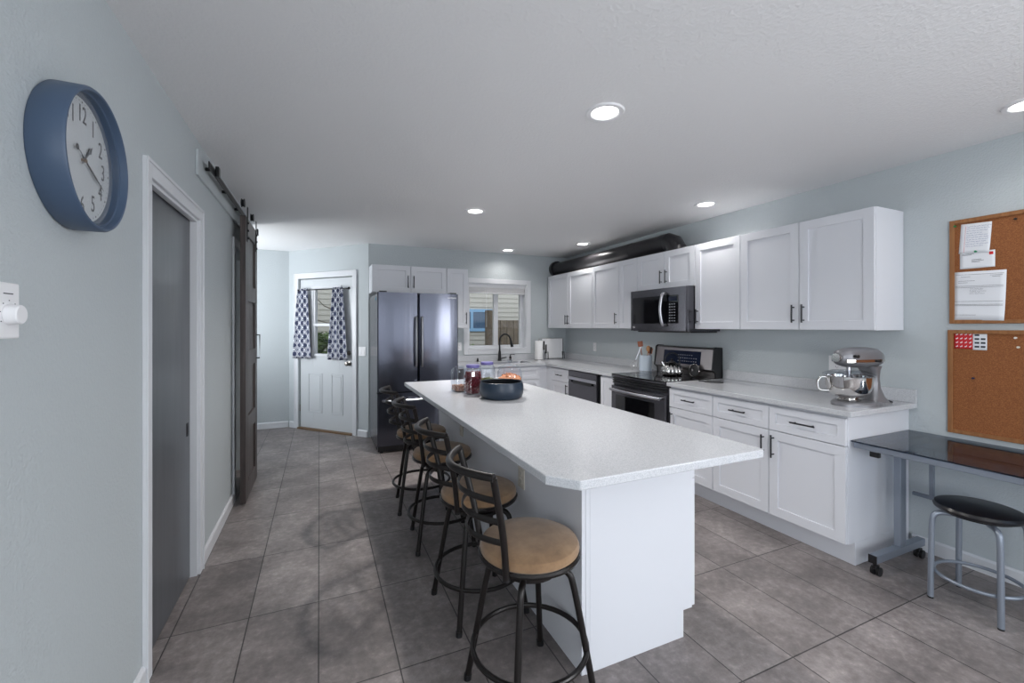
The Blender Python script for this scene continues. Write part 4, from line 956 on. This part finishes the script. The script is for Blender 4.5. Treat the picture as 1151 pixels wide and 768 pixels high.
# profile towards -y (out of the wall)
MB().lathe([(0, 0), (R0-0.004, 0), (R0, 0.006), (R0, 0.066), (R0-0.004, 0.072), (R0-0.008, 0.073), (R0-0.011, 0.071), (R0-0.013, 0.056), (R0-0.017, 0.054), (R0-0.019, 0.040), (R0-0.023, 0.038), (R0-0.024, 0.030), (0, 0.030)], seg=96, axis='-y').build('case', M['clockblue'], t_, smooth=True)
MB().lathe([(0, 0.0305), (R0-0.0245, 0.0305), (R0-0.0245, 0.032), (0, 0.032)], seg=72, axis='-y').build('dial', M['clockface'], t_)
w = MB(); FR = Matrix.Rotation(PI/2, 4, 'X')
for k in range(1, 13):
    a = 2*PI*k/12; r = 0.123
    text_into(w, str(k), 0.058, Matrix.Translation((r*math.sin(a), -0.0325, r*math.cos(a))) @ FR @ Matrix.Scale(1.15, 4, (0, 1, 0)) @ Matrix.Scale(0.85, 4, (1, 0, 0)), 0.0003)
w.build('numerals', M['ink'], t_)
w = MB()
for k in range(60):
    a = 2*PI*k/60; r = 0.158; s = 0.003 if k % 5 == 0 else 0.0016
    w.lathe([(0, 0), (s, 0), (s, 0.0005), (0, 0.0005)], (r*math.sin(a), -0.032, r*math.cos(a)), 8, '-y')
w.build('minute_marks', M['ink'], t_)
def hand(ang, L, tail, wd, y, name, spade=True):
    a = math.radians(ang); m_ = MB().at(Matrix.Rotation(a, 4, 'Y'))
    pts = [(-wd*0.5, -tail), (wd*0.5, -tail), (wd*0.6, L*0.55), (wd*1.5 if spade else wd*.5, L*0.68), (wd*0.35, L*0.86), (0, L), (-wd*0.35, L*0.86), (-wd*1.5 if spade else -wd*.5, L*0.68), (-wd*0.6, L*0.55)]
    m_.prism(pts, 'y', y-0.0006, y); m_.at(Matrix()).build(name, M['ink'], t_)
hand(43, 0.072, 0.015, 0.006, -0.036, 'hour_hand'); hand(115, 0.125, 0.02, 0.005, -0.038, 'minute_hand', False)
w = MB().at(Matrix.Rotation(math.radians(296), 4, 'Y')); w.box(-0.001, 0.001, -0.0405, -0.040, -0.09, 0.05); w.lathe([(0, 0), (0.008, 0), (0.008, 0.0005), (0, 0.0005)], (0, -0.040, 0.05), 14, '-y'); w.at(Matrix()).build('second_hand', M['ink'], t_)
MB().lathe([(0, 0), (0.006, 0), (0.005, 0.010), (0, 0.011)], (0, -0.032, 0), 16, '-y').build('centre_pin', M['threshold'], t_)
MB().lathe([(0, 0), (R0-0.0125, 0), (R0-0.0125, 0.0015), (0, 0.0015)], (0, -0.052, 0), 64, '-y').build('crystal', M['glass'], t_)
# thermostat
t_ = thing('thermostat', 'white dial thermostat on the left wall below the clock', 'thermostat'); t_.matrix_world = Matrix.Translation((XL+0.0005, 1.232, 1.43)) @ RZ90
MB().prism([(-0.046, 0), (0.046, 0), (0.044, -0.038), (-0.044, -0.038)], 'z', -0.058, 0.058).build('housing', M['white'], t_, bevel=0.003)
MB().lathe([(0, 0), (0.022, 0), (0.020, 0.018), (0.018, 0.020), (0, 0.020)], (0.008, -0.0385, -0.008), 28, '-y').build('dial', M['white'], t_, smooth=True)
w = MB().box(-0.010, 0.020, -0.0392, -0.0385, 0.034, 0.036)
for k in range(7):
    a = math.radians(-120+k*40); w.box(0.008+0.029*math.sin(a)-0.001, 0.008+0.029*math.sin(a)+0.001, -0.0392, -0.0385, -0.008+0.029*math.cos(a)-0.001, -0.008+0.029*math.cos(a)+0.001)
w.build('scale_marks', M['ink'], t_)

# ------------------------------------------------------------------ barn door, track, header board
w = MB().box(2.885, 5.0, -0.014, -0.0005, 2.237, 2.378)
o = w.build('header_board', M['wall'], bevel=0.003); o.matrix_world = LM; tag(o, 'wall-coloured header board on the left wall carrying the sliding door track', 'board')
t_ = thing('barn_door_track', 'black flat steel sliding door track under the ceiling on the left wall', 'track'); t_.matrix_world = LM
MB().box(2.96, 5.0, -0.052, -0.046, 2.300, 2.342).build('rail', M['black'], t_, bevel=0.001)
for yy in (3.05, 3.52, 4.0, 4.45, 4.9): MB().cyl((yy, -0.0145, 2.321), (yy, -0.0455, 2.321), 0.011, 12).build('standoff', M['black'], t_, smooth=True)
for yy in (3.10, 4.93): MB().box(yy, yy+0.045, -0.072, -0.0525, 2.300, 2.362).build('end_stop', M['black'], t_, bevel=0.004)
B0_, B1_ = 3.925, 4.605; bz0, bz1 = 0.012, 2.262; yb_, yf_2 = -0.062, -0.100
t_ = thing('barn_door', 'dark stained wooden sliding barn door standing open beside the left wall', 'door'); t_.matrix_world = LM
stile = 0.125
w = MB(); w.box(B0_, B0_+stile, yf_2, yb_, bz0, bz1).box(B1_-stile, B1_, yf_2, yb_, bz0, bz1)
w.build('stiles', M['barn'], t_, bevel=0.002)
w = MB(); nr = 5; rh = 0.13; span = (bz1-bz0-rh)/(nr-1)
for k in range(nr): z = bz0+k*span; w.box(B0_+stile, B1_-stile, yf_2, yb_, z, z+rh)
w.build('rails', M['barnpanel'], t_, bevel=0.002)
w = MB(); n = 5; pw = (B1_-B0_-2*stile)/n
for k in range(n): w.box(B0_+stile+k*pw+0.001, B0_+stile+(k+1)*pw-0.001, yf_2+0.014, yb_-0.004, bz0+0.02, bz1-0.02)
w.build('panel_boards', M['barnpanel'], t_)
for yy in (B0_+0.08, B1_-0.09):
    hgr = MB().box(yy-0.018, yy+0.018, yf_2-0.006, yf_2-0.0005, 2.07, 2.345).build('hanger_strap', M['black'], t_, bevel=0.001)
    MB().lathe([(0, 0), (0.034, 0), (0.034, 0.004), (0.028, 0.006), (0.028, 0.018), (0.034, 0.020), (0.034, 0.024), (0, 0.024)], (yy, -0.060, 2.377), 24, '-y').build('roller', M['black'], hgr, smooth=True)
    for zz in (2.10, 2.16, 2.22): MB().cyl((yy, yf_2-0.006, zz), (yy, yf_2-0.013, zz), 0.009, 6).build('bolt', M['black'], hgr)
MB().tube([(B1_-0.06, yf_2, 1.32), (B1_-0.06, yf_2-0.028, 1.32), (B1_-0.06, yf_2-0.028, 1.11), (B1_-0.06, yf_2, 1.11)], 0.006, 8).build('pull_handle', M['black'], t_, smooth=True)

# ------------------------------------------------------------------ cork boards and papers
def corkboard(label, y0, y1, z0, z1):
    t = thing('cork_board', label, 'cork board', group='cork boards on the right wall'); t.matrix_world = Matrix.Translation((XR-0.0005, y1, z0)) @ RZm90
    w_, h_ = y1-y0, z1-z0; f = 0.022
    MB().box(f, w_-f, -0.010, 0, f, h_-f).build('cork_panel', M['cork'], t)
    MB().box(0, f, -0.02, 0, 0, h_).box(w_-f, w_, -0.02, 0, 0, h_).box(f, w_-f, -0.02, 0, 0, f).box(f, w_-f, -0.02, 0, h_-f, h_).build('frame', M['oak'], t, bevel=0.002)
corkboard('upper oak framed cork board with pinned letters, on the right wall', 0.375, 1.289, 1.413, 2.021)
corkboard('lower oak framed cork board above the desk, on the right wall', 0.380, 1.297, 0.768, 1.376)
# papers: local x towards the camera (-Y), z up, facing -y
PX = XR-0.0108
def sheet(name, label, y1, z0, w_, h_, tilt=0.0, mat_='paper', off=0.0, cat='paper', curl=0.004, group='papers pinned to the upper cork board'):
    t = thing(name, label, cat, group=group); t.matrix_world = Matrix.Translation((PX-off, y1, z0)) @ RZm90 @ Matrix.Rotation(tilt, 4, 'Y')
    m_ = MB(); n = 8; g = []
    for j in range(n+1):
        g.append([m_._v((w_*i/n, -0.001-curl*((j/n-0.5)*2)**2*(0.3+i/n)*(1 if j < n/2 else 0.2), h_*j/n)) for i in range(n+1)])
    for j in range(n):
        for i in range(n): m_._f([g[j][i], g[j][i+1], g[j+1][i+1], g[j+1][i]])
    o = m_.build('sheet', M[mat_], t, smooth=True); so = o.modifiers.new('s', 'SOLIDIFY'); so.thickness = 0.0004
    return t
def scribble(t, x0, x1, z, y, r, mat_, wavy=0.002, name='handwriting', seed=1, rows=1, dz=0.012):
    rnd = random.Random(seed); m_ = MB()
    for q in range(rows):
        x = x0; zz = z-q*dz; xe = x1-rnd.uniform(0, (x1-x0)*0.35)
        while x < xe:
            L = rnd.uniform(0.006, 0.02); pts = []
            for k in range(6): pts.append((x+L*k/5, y, zz+(rnd.uniform(-wavy, wavy) if wavy else 0)))
            m_.tube(pts, r, 4); x += L+0.003
    return m_.build(name, M[mat_], t)
def lines(t, segs, y, th, mat_, name='print'):
    m_ = MB()
    for x0, x1, z in segs: m_.box(x0, x1, y-0.0003, y, z-th/2, z+th/2)
    return m_.build(name, M[mat_], t)
def pushpin(label, y, z, col):
    M.setdefault(col[0], mat(*col)); t = thing('push_pin', label, 'push pin', group='push pins on the cork boards'); t.matrix_world = Matrix.Translation((XR-0.011, y, z)) @ RZm90
    MB().lathe([(0, 0), (0.0045, 0.001), (0.0035, 0.004), (0.0035, 0.010), (0.006, 0.013), (0, 0.014)], (0, -0.0035, 0), 12, '-y').build('pin_head', M[col[0]], t, smooth=True)
    MB().cyl((0, 0.004, 0), (0, -0.004, 0), 0.0006, 6).build('pin_needle', M['steel'], t)
t = sheet('letter', 'handwritten white note pinned at the top left of the upper cork board', 1.250, 1.822, 0.128, 0.170, 0.06, curl=0.004)
scribble(t, 0.028, 0.122, 0.152, -0.0060, 0.0006, 'blueink', rows=10, dz=0.0125, seed=3)
lines(t, [(0.022, 0.023, 0.08)], -0.0055, 0.15, 'red', 'margin_line')
t = sheet('envelope', 'white stamped envelope pinned below the handwritten note', 1.245, 1.730, 0.145, 0.095, 0.0, curl=0.001, off=0.001)
lines(t, [(0.01, 0.06, 0.085), (0.01, 0.05, 0.079), (0.05, 0.09, 0.05), (0.05, 0.10, 0.043), (0.05, 0.085, 0.036)], -0.0018, 0.002, 'ink', 'address')
MB().box(0.122, 0.138, -0.0026, -0.0020, 0.070, 0.086).build('stamp', M['red'], t)
t = sheet('invoice', 'large printed white form pinned at the lower left of the upper cork board', 1.275, 1.435, 0.212, 0.280, 0.03, curl=0.006, off=0.003)
lines(t, [(0.008, 0.205, 0.262), (0.02, 0.09, 0.226), (0.008, 0.205, 0.196), (0.008, 0.205, 0.188), (0.008, 0.205, 0.108), (0.008, 0.205, 0.09), (0.008, 0.205, 0.084), (0.15, 0.2, 0.254), (0.16, 0.19, 0.246), (0.03, 0.07, 0.25), (0.02, 0.06, 0.216), (0.01, 0.1, 0.03)], -0.0095, 0.0014, 'ink')
scribble(t, 0.07, 0.13, 0.180, -0.0095, 0.0005, 'ink', 0.0006, 'print', 5, 5, 0.007)
t = sheet('sticker_sheet', 'red stamp sheet with rows of white birds on the lower cork board', 1.270, 1.267, 0.082, 0.097, 0.0, 'red', curl=0.001, group='sheets pinned to the lower cork board')
w = MB()
for r in range(4):
    for c in range(4):
        x, z = 0.012+c*0.019, 0.014+r*0.023
        w.prism([(x-0.006, z-0.001), (x, z+0.0015), (x+0.006, z+0.008), (x+0.004, z+0.001), (x+0.007, z-0.001), (x+0.001, z-0.003), (x-0.002, z-0.006)], 'y', -0.0026, -0.0022)
w.build('white_birds', M['white'], t)
t = sheet('sticker_sheet', 'white printed slip with small dark squares beside the red stamp sheet', 1.190, 1.262, 0.058, 0.103, 0.0, 'paper', curl=0.001, off=0.001, group='sheets pinned to the lower cork board')
w = MB()
for r, c in ((3, 0), (2, 0), (2, 1), (1, 0), (1, 1), (0, 0), (0, 1)): w.box(0.008+c*0.025, 0.027+c*0.025, -0.0026, -0.0022, 0.014+r*0.022, 0.024+r*0.022)
w.build('dark_squares', M['ink'], t)
pushpin('green push pin at the top left corner of the upper cork board', 1.262, 1.985, ('pin_green', srgb(40, 120, 60), 0.4))
pushpin('green push pin over the envelope on the upper cork board', 1.175, 1.824, ('pin_teal', srgb(30, 130, 90), 0.4))
pushpin('black push pin at the top of the upper cork board right of the papers', 1.02, 1.975, ('pin_black', srgb(20, 20, 24), 0.4))
pushpin('navy push pin in the empty middle of the lower cork board', 1.185, 1.10, ('pin_navy', srgb(30, 36, 70), 0.4))
pushpin('higher white push pin at the upper right of the lower cork board', 1.02, 1.335, ('pin_white', srgb(220, 215, 205), 0.4))
pushpin('lower white push pin at the upper right of the lower cork board', 1.01, 1.285, ('pin_cream', srgb(215, 205, 190), 0.4))

# ------------------------------------------------------------------ glass desk
t_ = thing('glass_desk', 'silver framed desk with smoked glass top and castors against the right wall', 'desk', (3.15, 0.9, 0))
dm = Matrix.Translation((-3.15, -0.9, 0)); DY0, DY1 = 0.22, 1.482; DX0, DX1 = 2.798, 3.418; DZ = 0.741
MB().at(dm).box(DX0, DX1, DY0, DY1, DZ-0.008, DZ).build('glass_top', M['smoked'], t_, bevel=0.001)
w = MB().at(dm); w.box(DX0+0.006, DX0+0.036, DY0+0.01, DY1-0.012, DZ-0.040, DZ-0.0085).box(DX1-0.036, DX1-0.006, DY0+0.01, DY1-0.012, DZ-0.040, DZ-0.0085).build('top_rails', M['silver'], t_, bevel=0.003)
for yy in (1.385, 0.33):
    MB().at(dm).box(DX0+0.036, DX1-0.036, yy-0.02, yy+0.02, DZ-0.050, DZ-0.012).build('cross_rail', M['silver'], t_, bevel=0.003)
    MB().at(dm).box(DX0+0.0365, DX0+0.062, yy-0.022, yy+0.022, DZ-0.078, DZ-0.0405).build('bracket_block', M['blackplastic'], t_, bevel=0.003)
    MB().at(dm).box(3.07, 3.13, yy-0.018, yy+0.018, 0.118, DZ-0.0505).build('leg', M['silver'], t_, bevel=0.004)
    f_ = MB().at(dm).box(2.825, 3.335, yy-0.02, yy+0.02, 0.075, 0.1175).build('foot_bar', M['silver'], t_, bevel=0.003)
    MB().at(dm).box(2.818, 2.8245, yy-0.02, yy+0.02, 0.074, 0.1185).build('end_cap', M['blackplastic'], f_)
    for xx in (2.845, 3.30):
        cs = MB().at(dm).cyl((xx, yy, 0.046), (xx, yy, 0.0745), 0.010, 10); cs.box(xx-0.012, xx+0.028, yy-0.009, yy+0.009, 0.040, 0.056)
        o = cs.build('caster', M['blackplastic'], t_)
        MB().at(dm).cyl((xx+0.014, yy-0.020, 0.025), (xx+0.014, yy-0.007, 0.025), 0.025, 18).cyl((xx+0.014, yy+0.007, 0.025), (xx+0.014, yy+0.020, 0.025), 0.025, 18).build('wheel', M['blackplastic'], o, smooth=True)
MB().at(dm).box(3.19, 3.21, 0.35, 1.367, 0.405, 0.425).build('stretcher', M['silver'], t_, bevel=0.002)
MB().at(dm).box(3.19, 3.21, 1.27, 1.29, 0.4255, 0.685).build('stretcher_post', M['silver'], t_, bevel=0.002)
MB().at(dm).box(3.19, 3.21, 0.35, 1.367, 0.6855, 0.7005).build('upper_stretcher', M['silver'], t_, bevel=0.002)

# ------------------------------------------------------------------ round stool
t_ = thing('round_stool', 'low round stool with black padded seat and silver legs under the desk', 'stool', (3.0, 1.022, 0), math.radians(-3))
MB().lathe([(0, 0.468), (0.155, 0.468), (0.163, 0.474), (0.165, 0.484), (0.158, 0.496), (0.13, 0.504), (0, 0.508)], seg=48).build('seat', M['blackvinyl'], t_, smooth=True)
MB().lathe([(0, 0.455), (0.13, 0.455), (0.13, 0.4675), (0, 0.4675)], seg=32).build('seat_plate', M['blackplastic'], t_)
for k in range(4):
    a = PI/4+k*PI/2; c, s = math.cos(a), math.sin(a); ri, ro = 0.09, 0.182
    pth = catmull([(ri*c, ri*s, 0.445), (0.135*c, 0.135*s, 0.445), (0.165*c, 0.165*s, 0.432), (0.176*c, 0.176*s, 0.39), (0.179*c, 0.179*s, 0.25), (ro*c, ro*s, 0.008)], 6)
    lg = MB().tube(pth, 0.0125, 14).build('leg', M['silver'], t_, smooth=True)
    MB().cyl((ro*c, ro*s, 0), (ro*c, ro*s, 0.008), 0.0122, 12).build('foot_cap', M['blackplastic'], lg)
MB().tube(ring_pts(0.160, 0.140), 0.0085, 10, closed=True).build('footrest_ring', M['silver'], t_, smooth=True)

# ------------------------------------------------------------------ ceiling lights
lt = None
labels = {0: 'nearest recessed round ceiling light, above the near end of the island', 1: 'recessed ceiling light above the far end of the island',
          2: 'recessed ceiling light above the near end of the wall cabinets', 3: 'recessed ceiling light near the far end of the duct',
          4: 'recessed ceiling light in front of the kitchen window', 5: 'recessed ceiling light at the right edge, above the desk'}
LP = [(1.269, 1.736), (1.285, 3.70), (3.005, 2.69), (3.035, 4.62), (2.355, 5.42), (3.03, 0.86), (1.27, -0.4), (1.27, -2.3), (3.0, -1.4)]
for i, (x, y) in enumerate(LP):
    if lt is None:
        lt = thing('ceiling_light', labels[0], 'ceiling light', (x, y, CH-0.0005), 0, 'recessed ceiling lights')
        MB().lathe([(0.062, -0.003), (0.070, -0.008), (0.088, -0.007), (0.094, 0)], seg=40).build('trim_ring', M['white'], lt, smooth=True)
        MB().lathe([(0, -0.004), (0.0625, -0.004), (0.0625, -0.001), (0, -0.001)], seg=40).build('diffuser', M['lamp'], lt)
        o = lt
    else:
        o = dup_tree(lt, (x, y, CH-0.0005)); o['label'] = labels.get(i, 'recessed ceiling light in the room behind the camera')
    L = bpy.data.lights.new('ceiling_lamp', 'AREA'); L.shape = 'DISK'; L.size = 0.12; L.energy = LAMP_W[i]; L.color = LAMP_COL; L.spread = math.radians(140)
    lo = bpy.data.objects.new('ceiling_lamp', L); C.objects.link(lo); lo.location = (x, y, CH-0.012)

# ------------------------------------------------------------------ outside
struct(MB().box(-14, 20, 5.9, 24, -0.45, -0.35).build('ground_outside', M['grass']))
def siding(name, label, x0, x1, y, z0, z1, rz=0.0, loc=None):
    m_ = MB(); h = 0.11; n = int((z1-z0)/h); pr = [(0.25, z0)]
    for k in range(n): pr += [(-0.016, z0+k*h), (0.0, z0+(k+1)*h)]
    pr += [(0.25, z0+n*h)]
    m_.prism([(a, b) for a, b in pr], 'x', x0, x1)
    return m_
nb = thing('neighbour_house', 'neighbouring house with beige lap siding and blue trimmed window outside', 'building', (3.6, 9.6, -0.35))
w = siding('', '', -9.6, 7.5, 0, 0, 4.4); w.build('siding_wall', M['siding'], nb)
for (a, b, c, d) in ((-0.80, 0.08, 1.70, 2.08), (-6.2, -5.4, 1.3, 2.3)):
    f = MB(); f.box(a-.07, a, -.05, -.017, c-.07, d+.07).box(b, b+.07, -.05, -.017, c-.07, d+.07).box(a, b, -.05, -.017, c-.07, c).box(a, b, -.05, -.017, d, d+.07).box((a+b)/2-.03, (a+b)/2+.03, -.05, -.017, c, d)
    fo = f.build('window', M['sidingblue'], nb)
    MB().box(a, (a+b)/2-.03, -.035, -.017, c, d).box((a+b)/2+.03, b, -.035, -.017, c, d).build('pane', M['outglass'], fo)
fe = MB()
for k in range(26): fe.box(3.17+k*0.145, 3.17+k*0.145+0.135, 8.0, 8.03, -0.35, 1.52)
fe.box(3.17, 6.9, 8.03, 8.07, 0.0, 0.1).box(3.17, 6.9, 8.03, 8.07, 1.2, 1.3)
tag(fe.build('wooden_fence', M['fence']), 'brown wooden board fence seen through the right half of the kitchen window', 'fence')
w = MB().box(3.02, 3.15, 7.98, 8.11, -0.35, 1.72); tag(w.build('wooden_post', M['fence'], bevel=0.01), 'thick brown wooden post outside the left half of the kitchen window', 'post')
def foliage(parent, c, r, n, lm, seed, name='foliage', flat=1.0, hollow=0.5):
    rnd = random.Random(seed); m_ = MB()
    for k in range(n):
        d = Vector((rnd.gauss(0, 1), rnd.gauss(0, 1), rnd.gauss(0, 1))).normalized()*r*rnd.uniform(hollow, 1); d.z *= flat
        s = rnd.uniform(0.03, 0.06)
        q = Matrix.Translation(Vector(c)+d) @ Matrix.Rotation(rnd.uniform(0, 6.3), 4, 'Z') @ Matrix.Rotation(rnd.uniform(0, 6.3), 4, 'X')
        m_.at(q); m_.quad([(-s, 0, 0), (0, -s*0.45, 0.004), (s, 0, 0), (0, s*0.45, 0.004)])
    return m_.at(Matrix()).build(name, M[lm], parent)
tr = thing('tree', 'thin tree with yellow green leaves outside the entry door window', 'tree', (0.35, 8.3, -0.35))
w = MB(); rnd = random.Random(11); w.tube([(0, 0, 0), (0.05, 0, 1.2), (-0.05, 0.05, 2.4), (0.1, 0, 3.3)], [0.05, 0.04, 0.03, 0.015], 8)
tips = []
for k in range(14):
    z = 1.5+k*0.12; a = rnd.uniform(0, 6.3); L = rnd.uniform(0.5, 0.9); e_ = Vector((L*math.cos(a), L*math.sin(a)*0.5, z+L*0.5)); tips.append(e_)
    w.tube([(0, 0, z), (e_.x*0.5, e_.y*0.5, z+L*0.15), tuple(e_)], [0.014, 0.009, 0.005], 6)
w.build('trunk', M['bark'], tr)
for i, e_ in enumerate(tips[:8]): foliage(tr, e_, 0.22, 26, 'leafyellow', 20+i, 'leaf_cluster', hollow=0.1)
sh = thing('shrub', 'round dense green shrub outside the lower half of the entry door window', 'shrub', (0.05, 7.75, -0.35))
foliage(sh, (0, 0, 1.32), 0.34, 1500, 'leaf', 4, hollow=0.55); w = MB(); w.tube([(0, 0, 0), (0, 0, 1.2)], 0.03, 8); w.build('stem', M['bark'], sh)
MB().lathe([(0, 0), (0.14, 0), (0.20, 0.3), (0.21, 0.32), (0.19, 0.32), (0, 0.30)], (0, 0, 0), 24).build('pot', M['crock'], sh, smooth=True)
sh = thing('shrub', 'small dark green shrub outside at the left foot of the kitchen window', 'shrub', (2.50, 7.7, -0.35))
foliage(sh, (0, 0, 1.15), 0.30, 900, 'leaf', 9, hollow=0.4); MB().tube([(0, 0, 0), (0, 0, 1.0)], 0.03, 8).build('stem', M['bark'], sh)
